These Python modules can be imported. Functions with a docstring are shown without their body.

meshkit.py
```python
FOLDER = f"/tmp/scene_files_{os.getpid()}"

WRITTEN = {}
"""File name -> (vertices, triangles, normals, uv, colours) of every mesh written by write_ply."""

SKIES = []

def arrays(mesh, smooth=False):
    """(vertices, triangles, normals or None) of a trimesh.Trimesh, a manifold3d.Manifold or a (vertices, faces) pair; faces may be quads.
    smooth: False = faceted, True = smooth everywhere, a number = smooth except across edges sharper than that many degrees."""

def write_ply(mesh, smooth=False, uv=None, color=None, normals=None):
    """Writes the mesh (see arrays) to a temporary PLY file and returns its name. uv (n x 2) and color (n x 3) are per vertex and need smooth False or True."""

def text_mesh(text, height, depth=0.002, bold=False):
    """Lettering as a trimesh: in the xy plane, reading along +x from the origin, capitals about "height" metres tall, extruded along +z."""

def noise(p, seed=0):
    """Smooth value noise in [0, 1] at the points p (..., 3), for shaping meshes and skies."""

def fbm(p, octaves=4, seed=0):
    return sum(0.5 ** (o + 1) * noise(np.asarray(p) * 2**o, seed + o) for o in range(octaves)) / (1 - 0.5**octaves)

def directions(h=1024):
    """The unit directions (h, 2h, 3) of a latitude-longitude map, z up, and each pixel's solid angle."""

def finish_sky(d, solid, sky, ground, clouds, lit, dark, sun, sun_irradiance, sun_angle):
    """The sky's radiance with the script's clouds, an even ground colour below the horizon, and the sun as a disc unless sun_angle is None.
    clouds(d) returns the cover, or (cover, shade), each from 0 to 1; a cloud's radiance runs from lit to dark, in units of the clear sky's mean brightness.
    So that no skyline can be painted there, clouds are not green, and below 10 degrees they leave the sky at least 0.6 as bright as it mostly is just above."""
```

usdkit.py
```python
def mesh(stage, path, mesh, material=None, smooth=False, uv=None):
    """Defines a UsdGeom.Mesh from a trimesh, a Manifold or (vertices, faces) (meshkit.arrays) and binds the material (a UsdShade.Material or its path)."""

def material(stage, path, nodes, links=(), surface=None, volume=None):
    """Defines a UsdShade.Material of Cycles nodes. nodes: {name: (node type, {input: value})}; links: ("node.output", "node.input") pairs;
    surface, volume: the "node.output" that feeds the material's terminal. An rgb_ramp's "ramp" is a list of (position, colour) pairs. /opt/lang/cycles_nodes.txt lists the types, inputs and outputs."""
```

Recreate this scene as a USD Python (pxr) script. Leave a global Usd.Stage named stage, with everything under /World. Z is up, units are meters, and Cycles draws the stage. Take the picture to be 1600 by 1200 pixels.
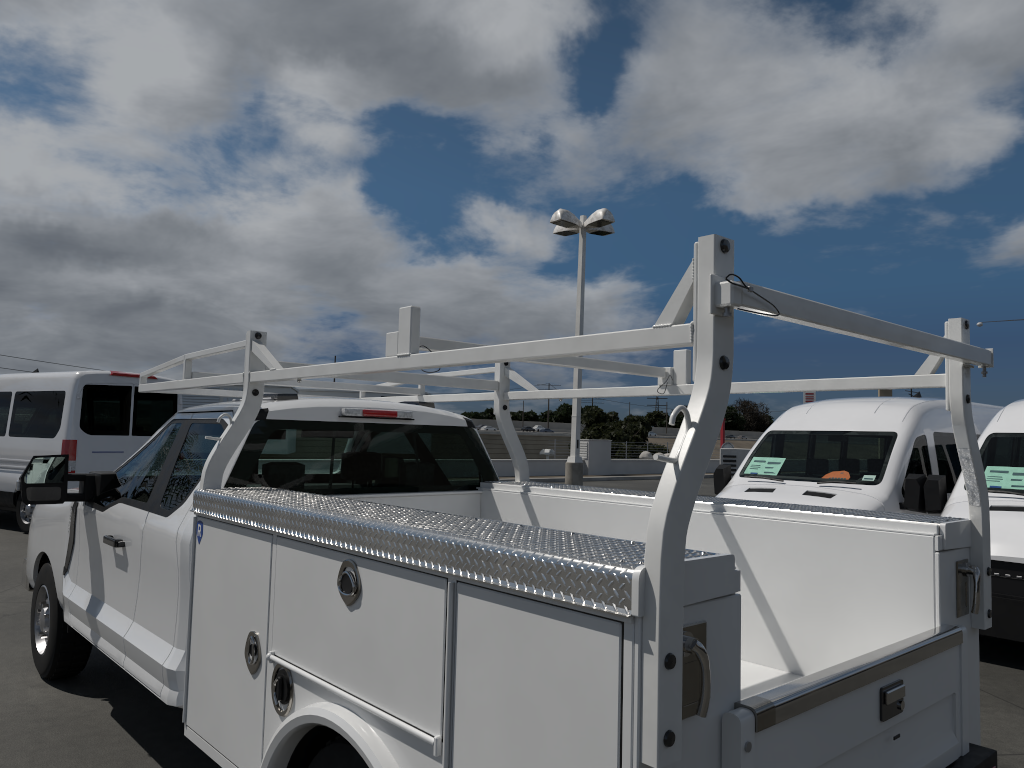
import math, random, numpy as np, trimesh, usdkit, meshkit
import manifold3d as m3
from scipy.interpolate import PchipInterpolator
from pxr import Usd, UsdGeom, UsdLux, UsdShade, Sdf, Gf, Vt
random.seed(7); RNG = np.random.default_rng(7)
stage = Usd.Stage.CreateInMemory()
UsdGeom.SetStageUpAxis(stage, 'Z')
UsdGeom.Xform.Define(stage, '/World'); UsdGeom.Scope.Define(stage, '/World/Looks')
PI = math.pi
# ------------------------------------------------------------------ camera
H = 1.75
yaw, pitch, roll, FPX = -0.72803, 0.06958, 0.02551, 1212.12      # focal length in pixels of a 1600 wide picture
D_ = np.array([math.cos(pitch)*math.cos(yaw), math.cos(pitch)*math.sin(yaw), math.sin(pitch)])
R_ = np.cross(D_, [0, 0, 1]); R_ /= np.linalg.norm(R_); U_ = np.cross(R_, D_)
R_, U_ = math.cos(roll)*R_ + math.sin(roll)*U_, -math.sin(roll)*R_ + math.cos(roll)*U_
cam = UsdGeom.Camera.Define(stage, '/World/camera')
cam.AddTransformOp().Set(Gf.Matrix4d(*[*map(float, R_), 0], *[*map(float, U_), 0], *[*map(float, -D_), 0], 0, 0, H, 1))
cam.CreateHorizontalApertureAttr(36.0); cam.CreateVerticalApertureAttr(27.0)
cam.CreateFocalLengthAttr(36.0*FPX/1600)
cam.CreateExposureAttr(EXPOSURE := -0.47)
cam.CreateClippingRangeAttr(Gf.Vec2f(0.05, 20000))
# ------------------------------------------------------------------ sun and sky
SUN = np.array([0.62, 0.40, 1.0]); SUN /= np.linalg.norm(SUN)
sun = UsdLux.DistantLight.Define(stage, '/World/sun')
sun.CreateIntensityAttr(1.0); sun.CreateNormalizeAttr(True); sun.CreateAngleAttr(0.53); sun.CreateColorAttr(Gf.Vec3f(1.0, 0.955, 0.9))
zx = np.cross([0, 0, 1], SUN); zx /= np.linalg.norm(zx); zy = np.cross(SUN, zx)
sun.AddTransformOp().Set(Gf.Matrix4d(*[*map(float, zx), 0], *[*map(float, zy), 0], *[*map(float, SUN), 0], 0, 0, 50, 1))

SKY_STRENGTH = 0.05
# coarse lie of the cloud masses: per elevation, cover and brightness (percent) every 1.8 degrees of azimuth from -86 to 4
CLOUDS = [
 (0, [50, 50, 49, 41, 34, 27, 20, 20, 20, 20, 20, 20, 20, 20, 20, 21, 22, 23, 24, 25, 26, 27, 27, 28, 28, 31, 33, 35, 37, 39, 42, 44, 47, 49, 52, 54, 56, 57, 60, 62, 64, 66, 68, 70, 66, 62, 56, 52, 50, 50, 50], [50, 50, 49, 44, 39, 35, 30, 30, 30, 30, 30, 30, 30, 30, 30, 30, 30, 30, 30, 30, 30, 30, 30, 30, 31, 31, 31, 32, 32, 33, 34, 34, 35, 35, 36, 37, 38, 39, 40, 40, 41, 43, 44, 46, 47, 48, 49, 50, 50, 50, 50]),
 (3, [50, 50, 48, 39, 30, 21, 13, 13, 13, 13, 13, 13, 13, 13, 13, 14, 16, 17, 19, 21, 22, 24, 26, 27, 28, 31, 35, 38, 42, 45, 49, 53, 56, 61, 65, 69, 74, 79, 82, 85, 87, 90, 93, 95, 88, 77, 66, 55, 50, 50, 50], [50, 50, 49, 44, 39, 34, 30, 30, 30, 30, 30, 30, 30, 30, 30, 30, 30, 30, 33, 36, 37, 37, 37, 38, 38, 38, 38, 38, 38, 39, 39, 39, 39, 41, 43, 45, 47, 49, 50, 50, 51, 54, 55, 56, 56, 54, 52, 50, 50, 50, 50]),
 (5.5, [50, 50, 48, 36, 25, 15, 5, 6, 6, 6, 6, 6, 6, 7, 8, 10, 14, 18, 25, 32, 37, 40, 43, 46, 49, 52, 55, 57, 55, 50, 44, 42, 51, 61, 73, 84, 89, 94, 96, 97, 98, 99, 99, 100, 92, 81, 69, 56, 50, 50, 50], [50, 50, 49, 45, 42, 38, 35, 34, 34, 34, 34, 34, 34, 34, 34, 34, 34, 34, 38, 42, 44, 44, 44, 44, 44, 45, 46, 47, 47, 46, 45, 46, 48, 49, 51, 51, 51, 50, 49, 47, 46, 46, 46, 45, 47, 48, 50, 50, 50, 50, 50]),
 (7.5, [50, 50, 47, 34, 22, 11, 0, 0, 0, 0, 0, 0, 0, 2, 4, 9, 15, 22, 37, 52, 60, 64, 68, 73, 77, 80, 80, 81, 72, 59, 45, 34, 35, 49, 68, 86, 98, 100, 100, 100, 100, 100, 100, 100, 93, 81, 70, 56, 50, 50, 50], [50, 50, 50, 49, 47, 45, 43, 42, 42, 41, 41, 40, 40, 40, 40, 40, 40, 40, 44, 48, 50, 50, 50, 50, 50, 51, 53, 55, 54, 53, 52, 53, 56, 56, 59, 59, 56, 48, 46, 45, 47, 51, 53, 53, 52, 51, 50, 50, 50, 50, 50]),
 (9.5, [50, 50, 47, 37, 27, 16, 6, 2, 0, 0, 0, 1, 1, 1, 0, 1, 3, 7, 22, 46, 69, 81, 83, 83, 82, 83, 89, 94, 94, 92, 81, 68, 56, 69, 83, 91, 98, 100, 100, 100, 100, 100, 100, 100, 94, 82, 70, 57, 50, 50, 50], [50, 50, 50, 50, 50, 50, 50, 50, 50, 50, 50, 50, 50, 50, 50, 50, 50, 49, 42, 49, 56, 59, 56, 56, 56, 57, 60, 61, 60, 57, 56, 54, 56, 59, 64, 68, 66, 64, 66, 68, 64, 59, 53, 48, 47, 47, 48, 49, 50, 50, 50]),
 (11.5, [50, 50, 50, 47, 39, 28, 19, 14, 9, 5, 3, 3, 4, 2, 1, 1, 2, 5, 12, 21, 43, 61, 63, 60, 56, 60, 73, 81, 89, 96, 98, 98, 99, 100, 99, 99, 100, 100, 100, 100, 100, 100, 100, 100, 94, 83, 71, 59, 50, 50, 50], [50, 50, 51, 52, 52, 51, 50, 50, 50, 50, 50, 50, 50, 50, 50, 50, 50, 50, 53, 56, 62, 66, 67, 64, 64, 65, 69, 67, 64, 60, 57, 56, 57, 61, 68, 74, 68, 61, 54, 47, 39, 32, 28, 36, 47, 51, 54, 53, 50, 50, 50]),
 (13.5, [50, 50, 50, 53, 56, 61, 61, 28, 1, 6, 10, 13, 14, 10, 7, 5, 6, 6, 6, 8, 11, 15, 20, 34, 43, 45, 37, 33, 48, 62, 85, 89, 93, 96, 98, 99, 99, 100, 100, 100, 100, 100, 99, 98, 92, 81, 70, 59, 50, 50, 50], [50, 50, 51, 53, 56, 60, 62, 55, 50, 50, 50, 46, 43, 46, 49, 50, 50, 50, 48, 50, 53, 55, 56, 59, 62, 64, 67, 62, 65, 65, 67, 65, 64, 66, 68, 72, 62, 56, 54, 51, 50, 53, 59, 69, 72, 69, 64, 56, 50, 50, 50]),
 (15.5, [50, 50, 46, 34, 22, 12, 11, 11, 24, 28, 30, 35, 41, 42, 43, 35, 22, 12, 15, 17, 19, 21, 26, 49, 75, 83, 69, 40, 7, 26, 54, 78, 84, 85, 78, 79, 70, 55, 48, 63, 85, 84, 85, 94, 91, 81, 71, 60, 50, 50, 50], [50, 50, 50, 50, 50, 50, 51, 44, 45, 43, 41, 46, 50, 53, 56, 56, 53, 50, 46, 42, 42, 47, 54, 65, 74, 81, 82, 78, 62, 56, 63, 69, 73, 77, 78, 79, 76, 74, 71, 77, 84, 81, 81, 85, 85, 78, 69, 60, 50, 50, 50]),
 (17.5, [50, 50, 47, 39, 30, 21, 19, 48, 64, 72, 81, 85, 90, 90, 90, 80, 61, 44, 33, 24, 18, 14, 12, 13, 18, 19, 15, 8, 0, 3, 22, 66, 63, 57, 44, 52, 40, 35, 41, 56, 65, 55, 56, 86, 79, 65, 56, 50, 50, 50, 50], [50, 50, 50, 50, 50, 50, 51, 55, 51, 47, 45, 52, 59, 62, 64, 62, 55, 50, 49, 48, 48, 49, 52, 55, 56, 57, 56, 55, 51, 52, 63, 78, 78, 77, 72, 69, 66, 66, 66, 73, 78, 79, 83, 90, 88, 77, 66, 56, 50, 50, 50]),
 (19.5, [50, 50, 46, 37, 28, 22, 28, 77, 93, 95, 93, 93, 94, 94, 93, 89, 80, 71, 57, 46, 38, 38, 42, 40, 38, 35, 28, 21, 13, 6, 8, 28, 41, 54, 61, 52, 33, 46, 56, 66, 69, 56, 45, 40, 38, 43, 49, 51, 50, 50, 50], [50, 50, 50, 50, 50, 50, 54, 68, 69, 61, 54, 56, 60, 62, 64, 62, 56, 53, 52, 50, 52, 55, 55, 55, 55, 55, 53, 51, 50, 51, 54, 60, 66, 72, 73, 69, 60, 61, 66, 73, 80, 82, 84, 79, 75, 70, 65, 59, 50, 50, 50]),
 (22, [50, 50, 51, 50, 45, 35, 28, 47, 69, 85, 95, 95, 95, 94, 93, 92, 91, 89, 78, 66, 54, 52, 75, 80, 80, 80, 68, 57, 49, 43, 42, 50, 64, 74, 61, 33, 65, 91, 98, 95, 90, 74, 61, 61, 70, 70, 66, 60, 51, 50, 50], [50, 50, 51, 52, 53, 53, 54, 62, 71, 74, 74, 69, 66, 65, 65, 65, 63, 62, 59, 56, 56, 57, 60, 59, 57, 56, 54, 52, 51, 54, 56, 62, 75, 88, 91, 69, 56, 66, 78, 83, 89, 89, 88, 87, 88, 79, 67, 56, 50, 50, 50]),
 (24.5, [50, 50, 55, 63, 68, 72, 74, 76, 75, 67, 68, 80, 90, 87, 84, 84, 86, 87, 75, 64, 39, 5, 49, 72, 87, 100, 100, 100, 100, 100, 100, 99, 98, 95, 80, 69, 89, 99, 100, 100, 99, 90, 85, 88, 91, 85, 75, 64, 52, 50, 50], [50, 50, 52, 56, 59, 61, 61, 56, 56, 57, 61, 63, 63, 64, 64, 66, 70, 74, 72, 70, 62, 51, 57, 56, 52, 48, 50, 51, 54, 57, 62, 69, 76, 81, 76, 57, 54, 64, 74, 85, 94, 87, 79, 73, 66, 59, 56, 53, 51, 50, 50]),
 (27, [50, 50, 56, 65, 75, 84, 88, 89, 86, 74, 62, 56, 59, 65, 66, 66, 71, 75, 56, 41, 23, 2, 24, 66, 93, 100, 100, 100, 100, 100, 100, 100, 100, 100, 100, 100, 100, 100, 100, 98, 94, 92, 89, 87, 84, 81, 76, 65, 54, 50, 50], [50, 50, 53, 57, 62, 67, 69, 69, 67, 64, 60, 56, 53, 55, 56, 61, 66, 70, 63, 56, 52, 51, 56, 69, 74, 72, 65, 56, 52, 50, 48, 49, 50, 51, 49, 47, 51, 56, 62, 71, 80, 73, 65, 61, 57, 57, 56, 54, 51, 50, 50]),
 (30, [50, 50, 56, 66, 69, 72, 74, 76, 77, 73, 65, 42, 17, 32, 50, 59, 60, 60, 50, 41, 32, 28, 36, 69, 83, 91, 93, 94, 96, 97, 98, 98, 97, 95, 94, 92, 91, 89, 87, 83, 79, 76, 74, 71, 67, 64, 60, 56, 52, 50, 50], [50, 50, 53, 57, 59, 61, 62, 63, 64, 65, 64, 57, 51, 50, 50, 52, 56, 60, 56, 52, 53, 59, 60, 69, 76, 80, 78, 77, 74, 67, 60, 55, 51, 47, 47, 47, 49, 52, 55, 62, 69, 65, 59, 56, 54, 53, 52, 51, 50, 50, 50]),
 (34, [50, 50, 50, 50, 50, 51, 53, 56, 57, 57, 56, 46, 35, 41, 50, 55, 55, 55, 50, 45, 40, 39, 43, 61, 69, 73, 75, 75, 76, 76, 76, 76, 74, 73, 71, 70, 68, 66, 63, 60, 56, 54, 51, 50, 50, 50, 50, 50, 50, 50, 50], [50, 50, 50, 50, 50, 50, 52, 53, 54, 55, 56, 53, 50, 50, 50, 51, 53, 55, 53, 51, 52, 56, 56, 61, 65, 68, 68, 66, 65, 60, 56, 53, 51, 49, 49, 49, 49, 51, 52, 53, 54, 52, 50, 50, 50, 50, 50, 50, 50, 50, 50]),
]
def sky_material():
    n = {'co': ('texture_coordinate', {}),
         'sky': ('sky_texture', dict(sky_type='single_scattering', sun_disc=False, sun_elevation=float(math.asin(SUN[2])), sun_rotation=float(math.atan2(SUN[0], SUN[1])), altitude=50.0, air_density=1.0, aerosol_density=0.6, ozone_density=2.0))}
    L = [('co.generated', 'sky.vector')]
    # direction projected on a cloud deck, so that clouds flatten towards the horizon
    n['sep'] = ('separate_xyz', {}); L.append(('co.generated', 'sep.vector'))
    n['zc'] = ('math', dict(math_type='maximum', value2=0.0)); L.append(('sep.z', 'zc.value1'))
    n['za'] = ('math', dict(math_type='add', value2=0.22)); L.append(('zc.value', 'za.value1'))
    n['dx'] = ('math', dict(math_type='divide')); L += [('sep.x', 'dx.value1'), ('za.value', 'dx.value2')]
    n['dy'] = ('math', dict(math_type='divide')); L += [('sep.y', 'dy.value1'), ('za.value', 'dy.value2')]
    n['pl'] = ('combine_xyz', {}); L += [('dx.value', 'pl.x'), ('dy.value', 'pl.y'), ('sep.z', 'pl.z')]
    n['n1'] = ('noise_texture', dict(scale=2.6, detail=9.0, roughness=0.60, distortion=0.3)); L.append(('pl.vector', 'n1.vector'))
    n['n2'] = ('noise_texture', dict(scale=1.1, detail=3.0, roughness=0.5)); L.append(('pl.vector', 'n2.vector'))
    n['n3'] = ('noise_texture', dict(scale=7.0, detail=6.0, roughness=0.6)); L.append(('pl.vector', 'n3.vector'))
    # warp of the direction for ragged outlines
    n['wn'] = ('noise_texture', dict(scale=6.5, detail=5.0, roughness=0.62)); L.append(('co.generated', 'wn.vector'))
    n['wc'] = ('vector_math', dict(math_type='subtract', vector2=(0.5, 0.5, 0.5))); L.append(('wn.color', 'wc.vector1'))
    n['ws'] = ('vector_math', dict(math_type='scale', scale=0.11)); L.append(('wc.vector', 'ws.vector1'))
    n['wd'] = ('vector_math', dict(math_type='add')); L += [('co.generated', 'wd.vector1'), ('ws.vector', 'wd.vector2')]
    n['ws2'] = ('separate_xyz', {}); L.append(('wd.vector', 'ws2.vector'))
    n['az'] = ('math', dict(math_type='arctan2')); L += [('ws2.y', 'az.value1'), ('ws2.x', 'az.value2')]
    n['azf'] = ('map_range', dict(from_min=math.radians(-86), from_max=math.radians(4), to_min=0.0, to_max=1.0, clamp=True)); L.append(('az.value', 'azf.value'))
    n['el'] = ('math', dict(math_type='arcsine')); L.append(('ws2.z', 'el.value1'))
    prev = None
    for i, (el, c, b) in enumerate(CLOUDS):
        n[f'r{i}'] = ('rgb_ramp', dict(ramp=[(k/(len(c)-1), (c[k]/100, b[k]/100, 0)) for k in range(len(c))])); L.append(('azf.result', f'r{i}.fac'))
        if i:
            n[f'w{i}'] = ('map_range', dict(range_type='smoothstep', from_min=math.radians(CLOUDS[i-1][0]), from_max=math.radians(el), to_min=0.0, to_max=1.0, clamp=True)); L.append(('el.value', f'w{i}.value'))
            n[f'x{i}'] = ('mix_color', dict(blend_type='mix')); L += [(f'w{i}.result', f'x{i}.fac'), (prev, f'x{i}.a'), (f'r{i}.color', f'x{i}.b')]
            prev = f'x{i}.result'
        else: prev = 'r0.color'
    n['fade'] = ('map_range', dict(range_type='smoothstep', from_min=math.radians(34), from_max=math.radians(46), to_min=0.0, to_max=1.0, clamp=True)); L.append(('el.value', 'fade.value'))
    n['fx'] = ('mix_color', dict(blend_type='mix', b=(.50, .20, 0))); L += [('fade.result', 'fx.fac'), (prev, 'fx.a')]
    n['sc'] = ('separate_color', {}); L.append(('fx.result', 'sc.color'))
    n['cf'] = ('math', dict(math_type='multiply_add', value2=1.7, value3=-0.85)); L.append(('sc.r', 'cf.value1'))
    n['bf'] = ('math', dict(math_type='multiply_add', value2=-1.75, value3=1.34)); L.append(('sc.g', 'bf.value1'))
    n['b0'] = ('math', dict(math_type='add', value2=0.0)); L.append(('cf.value', 'b0.value1'))
    n['b1'] = ('math', dict(math_type='multiply_add', value2=3.0, value3=-1.5)); L.append(('n1.fac', 'b1.value1'))
    n['b3'] = ('math', dict(math_type='multiply_add', value2=0.9)); L += [('n3.fac', 'b3.value1'), ('b1.value', 'b3.value3')]
    n['den'] = ('math', dict(math_type='add')); L += [('b3.value', 'den.value1'), ('b0.value', 'den.value2')]
    n['thr'] = ('math', dict(math_type='subtract', value2=0.42)); L.append(('den.value', 'thr.value1'))
    n['cov'] = ('map_range', dict(range_type='smoothstep', from_min=-0.48, from_max=0.66, to_min=0.0, to_max=0.97, clamp=True)); L.append(('thr.value', 'cov.value'))
    # thick parts have grey bases, thin parts and rims are bright
    n['sn'] = ('noise_texture', dict(scale=2.5, detail=7.0, roughness=0.58, distortion=0.3)); L.append(('pl.vector', 'sn.vector'))
    n['t1'] = ('math', dict(math_type='multiply_add', value2=1.35, value3=-0.675)); L.append(('sn.fac', 't1.value1'))
    n['t2'] = ('math', dict(math_type='add')); L += [('bf.value', 't2.value1'), ('t1.value', 't2.value2')]
    n['t3'] = ('math', dict(math_type='multiply_add', value2=0.55, value3=-0.45)); L.append(('cov.result', 't3.value1'))
    n['t4'] = ('math', dict(math_type='add')); L += [('t2.value', 't4.value1'), ('t3.value', 't4.value2')]
    n['sha'] = ('map_range', dict(from_min=0.0, from_max=1.0, to_min=0.0, to_max=1.0, clamp=True)); L.append(('t4.value', 'sha.value'))
    n['cc'] = ('rgb_ramp', dict(ramp=CLOUD_RAMP)); L.append(('sha.result', 'cc.fac'))
    n['cs'] = ('mix_color', dict(blend_type='multiply', fac=1.0, b=(10.0, 10.0, 10.0), use_clamp=False)); L.append(('cc.color', 'cs.a'))
    n['tr'] = ('rgb_ramp', dict(ramp=SKY_TINT)); L.append(('sep.z', 'tr.fac'))
    n['tint'] = ('mix_color', dict(blend_type='multiply', fac=1.0, use_clamp=False)); L += [('sky.color', 'tint.a'), ('tr.color', 'tint.b')]
    n['mx'] = ('mix_color', dict(blend_type='mix')); L += [('cov.result', 'mx.fac'), ('tint.result', 'mx.a'), ('cs.result', 'mx.b')]
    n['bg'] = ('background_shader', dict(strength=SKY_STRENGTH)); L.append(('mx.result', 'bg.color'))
    return usdkit.material(stage, '/World/Looks/sky', n, L, surface='bg.background')
CLOUD_RAMP = [(0, (1.06, 1.10, 1.15)), (.25, (.77, .815, .88)), (.5, (.55, .595, .655)), (.75, (.40, .44, .50)), (1.0, (.30, .337, .395))]
SKY_TINT = [(0, (.30, .41, .68)), (.12, (.35, .48, .73)), (.19, (.52, .79, 1.0)), (.30, (.72, 1.0, 1.13)), (.42, (.78, 1.0, 1.06)), (.8, (.48, .56, .52)), (1, (.48, .56, .52))]
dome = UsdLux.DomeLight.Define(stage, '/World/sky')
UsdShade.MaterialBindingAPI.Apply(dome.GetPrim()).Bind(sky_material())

# ------------------------------------------------------------------ helpers
COUNT = {}
def numbered(parent, name):
    k = (parent, name); c = COUNT.get(k, 0); COUNT[k] = c+1
    return name if c == 0 else f'{name}_{c:03d}'
def keys(prim, label=None, category=None, group=None, kind=None):
    for k, v in (('label', label), ('category', category), ('group', group), ('kind', kind)):
        if v: prim.SetCustomDataByKey(k, v)
class Part:                                                   # a prim with the origin of the thing it belongs to
    def __init__(s, path, org): s.path, s.org = path, org
def thing(name, label, category, org, rotz=0, group=None, scale=None):
    p = '/World/' + numbered('/World', name)
    x = UsdGeom.Xform.Define(stage, p); x.AddTranslateOp().Set(Gf.Vec3d(*map(float, org)))
    if rotz: x.AddRotateZOp().Set(float(rotz))
    if scale: x.AddScaleOp().Set(Gf.Vec3f(*(scale if np.ndim(scale) else (scale,)*3)))
    keys(x.GetPrim(), label, category, group)
    return Part(p, np.zeros(3))
def arr(g):
    if isinstance(g, m3.Manifold):
        m = g.to_mesh(); return np.array(m.vert_properties[:, :3], float), np.array(m.tri_verts, int)
    if isinstance(g, trimesh.Trimesh): return np.array(g.vertices), np.array(g.faces)
    v, f = np.asarray(g[0], float), np.asarray(g[1], int)
    if f.shape[1] == 4: f = np.vstack([f[:, [0, 1, 2]], f[:, [0, 2, 3]]])
    return v, f
def cat(*gs):
    V, F, n = [], [], 0
    for g in gs:
        v, f = arr(g); V.append(v); F.append(f+n); n += len(v)
    return np.vstack(V), np.vstack(F)
def obj(parent, name, g, mat, smooth=35, label=None, kind=None, category=None, group=None):
    pp = parent.path if parent else '/World'
    org = parent.org if parent else np.zeros(3)
    p = pp + '/' + numbered(pp, name)
    v, f = arr(g)
    if len(f) == 0: raise ValueError('empty '+p)
    m = usdkit.mesh(stage, p, (v-org, f), mat, smooth=smooth)
    keys(m.GetPrim(), label, category, group, kind)
    return Part(p, org)
def man(v, f):
    return m3.Manifold(m3.Mesh(vert_properties=np.asarray(v, np.float32), tri_verts=np.asarray(f, np.uint32)))
def box(x0, x1, y0, y1, z0, z1, c=0.0):
    if c <= 0:
        return m3.Manifold.cube([x1-x0, y1-y0, z1-z0]).translate([x0, y0, z0])
    P = []
    for x, sx in ((x0, 1), (x1, -1)):
        for y, sy in ((y0, 1), (y1, -1)):
            for z, sz in ((z0, 1), (z1, -1)):
                P += [(x+sx*c, y+sy*c, z), (x+sx*c, y, z+sz*c), (x, y+sy*c, z+sz*c)]
                if c > .008: P += [(x+sx*c*.3, y+sy*c*.3, z+sz*c*.3)]
    return m3.Manifold.hull_points(np.array(P, float))
def cs(poly):
    p = np.asarray(poly, float)
    a = 0.5*np.sum(p[:, 0]*np.roll(p[:, 1], -1)-p[:, 1]*np.roll(p[:, 0], -1))
    return m3.CrossSection([p if a > 0 else p[::-1]], m3.FillRule.Positive)
def prism(axis, poly, a, b):
    """poly: (x,z) for axis y, (y,z) for axis x, (x,y) for axis z"""
    c = poly if isinstance(poly, m3.CrossSection) else cs(poly)
    e = c.extrude(b-a)
    if axis == 'z': return e.translate([0, 0, a])
    if axis == 'x': return e.transform(np.array([[0, 0, 1, a], [1, 0, 0, 0], [0, 1, 0, 0]], float))
    return e.transform(np.array([[1, 0, 0, 0], [0, 0, -1, b], [0, 1, 0, 0]], float))
def rpoly(poly, r, n=4):
    """rounds the corners of a polygon"""
    p = np.asarray(poly, float); out = []
    rr = r if np.ndim(r) else [r]*len(p)
    for i in range(len(p)):
        a, b, c = p[i-1], p[i], p[(i+1) % len(p)]
        u, v = a-b, c-b; lu, lv = np.linalg.norm(u), np.linalg.norm(v)
        d = min(rr[i], lu*.45, lv*.45)
        q0, q1 = b+u/lu*d, b+v/lv*d
        for t in np.linspace(0, 1, n+1): out.append((1-t)**2*q0+2*t*(1-t)*b+t*t*q1)
    return np.array(out)
def cyl(axis, c, r, a, b, n=24, r2=None):
    g = m3.Manifold.cylinder(b-a, r, r if r2 is None else r2, n)
    if axis == 'z': return g.translate([c[0], c[1], a])
    if axis == 'x': return g.transform(np.array([[0, 0, 1, a], [1, 0, 0, c[0]], [0, 1, 0, c[1]]], float))
    return g.transform(np.array([[1, 0, 0, c[0]], [0, 0, -1, b], [0, 1, 0, c[1]]], float))
def revy(prof, cx, cz, n=40):
    """revolves (radius, y) points about the axis parallel to y through (cx, cz)"""
    p = np.asarray(prof, float); k = len(p)
    t = np.linspace(0, 2*PI, n, endpoint=False)
    V = np.array([[cx+r*math.cos(a), y, cz+r*math.sin(a)] for a in t for r, y in p])
    F = []
    for i in range(n):
        j = (i+1) % n
        for q in range(k):
            w = (q+1) % k
            F += [(i*k+q, j*k+q, j*k+w), (i*k+q, j*k+w, i*k+w)]
    g = trimesh.Trimesh(V, F, process=False)
    if g.volume < 0: F = [f[::-1] for f in F]
    return V, np.array(F)
def tube(path, r, n=10, close=False):
    p = np.asarray(path, float); N = len(p)
    rr = np.full(N, r) if np.ndim(r) == 0 else np.asarray(r)
    t = np.gradient(p, axis=0); t /= np.linalg.norm(t, axis=1, keepdims=True)
    up = np.array([0, 0, 1.0]) if abs(t[0][2]) < .9 else np.array([1.0, 0, 0])
    u = np.cross(t[0], up); u /= np.linalg.norm(u)
    V = []
    for i in range(N):
        u = u-t[i]*(u@t[i]); u /= np.linalg.norm(u); w = np.cross(t[i], u)
        for a in np.linspace(0, 2*PI, n, endpoint=False): V.append(p[i]+rr[i]*(math.cos(a)*u+math.sin(a)*w))
    F = []
    for i in range(N-1):
        for k in range(n):
            k2 = (k+1) % n
            F += [(i*n+k, i*n+k2, (i+1)*n+k2), (i*n+k, (i+1)*n+k2, (i+1)*n+k)]
    V += [p[0], p[-1]]
    for k in range(n):
        k2 = (k+1) % n
        F += [(N*n, k2, k), (N*n+1, (N-1)*n+k, (N-1)*n+k2)]
    return np.array(V), np.array(F)
def curve(pts, n=8):
    """smooth path through points (Catmull-Rom)"""
    p = np.asarray(pts, float); q = np.vstack([2*p[0]-p[1], p, 2*p[-1]-p[-2]]); out = []
    for i in range(1, len(q)-2):
        for t in np.linspace(0, 1, n, endpoint=False):
            a, b, c, d = q[i-1], q[i], q[i+1], q[i+2]
            out.append(.5*((2*b)+(c-a)*t+(2*a-5*b+4*c-d)*t*t+(3*b-a-3*c+d)*t**3))
    out.append(p[-1]); return np.array(out)
def bar(p, q, w, h, up=(0, 0, 1), c=0.003):
    """a square section tube from p to q: w sideways, h along up"""
    p, q = np.asarray(p, float), np.asarray(q, float); d = q-p; L = np.linalg.norm(d); d /= L
    s = np.cross(up, d); s /= np.linalg.norm(s); u = np.cross(d, s)
    return box(0, L, -w/2, w/2, -h/2, h/2, c).transform(np.column_stack([d, s, u, p]))
def lines(tab):
    """tab: list of (x, [(w,z),...]) -> function x -> section key points, monotone in x"""
    xs = np.array([t[0] for t in tab], float); K = np.array([t[1] for t in tab], float)
    f = PchipInterpolator(xs, K, axis=0)
    return xs, f
def half_section(keyp, sub):
    p = np.asarray(keyp, float); out = [p[0]]
    for i in range(len(p)-1):
        a = p[i-1] if i else 2*p[0]-p[1]; b, c = p[i], p[i+1]
        d = p[i+2] if i+2 < len(p) else np.array([-p[-2][0], p[-2][1]])
        for t in np.linspace(0, 1, sub+1)[1:]:
            cm = .5*((2*b)+(c-a)*t+(2*a-5*b+4*c-d)*t*t+(3*b-a-3*c+d)*t**3)
            li = b+(c-b)*t
            out.append(.75*cm+.25*li)
    return np.array(out)
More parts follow.
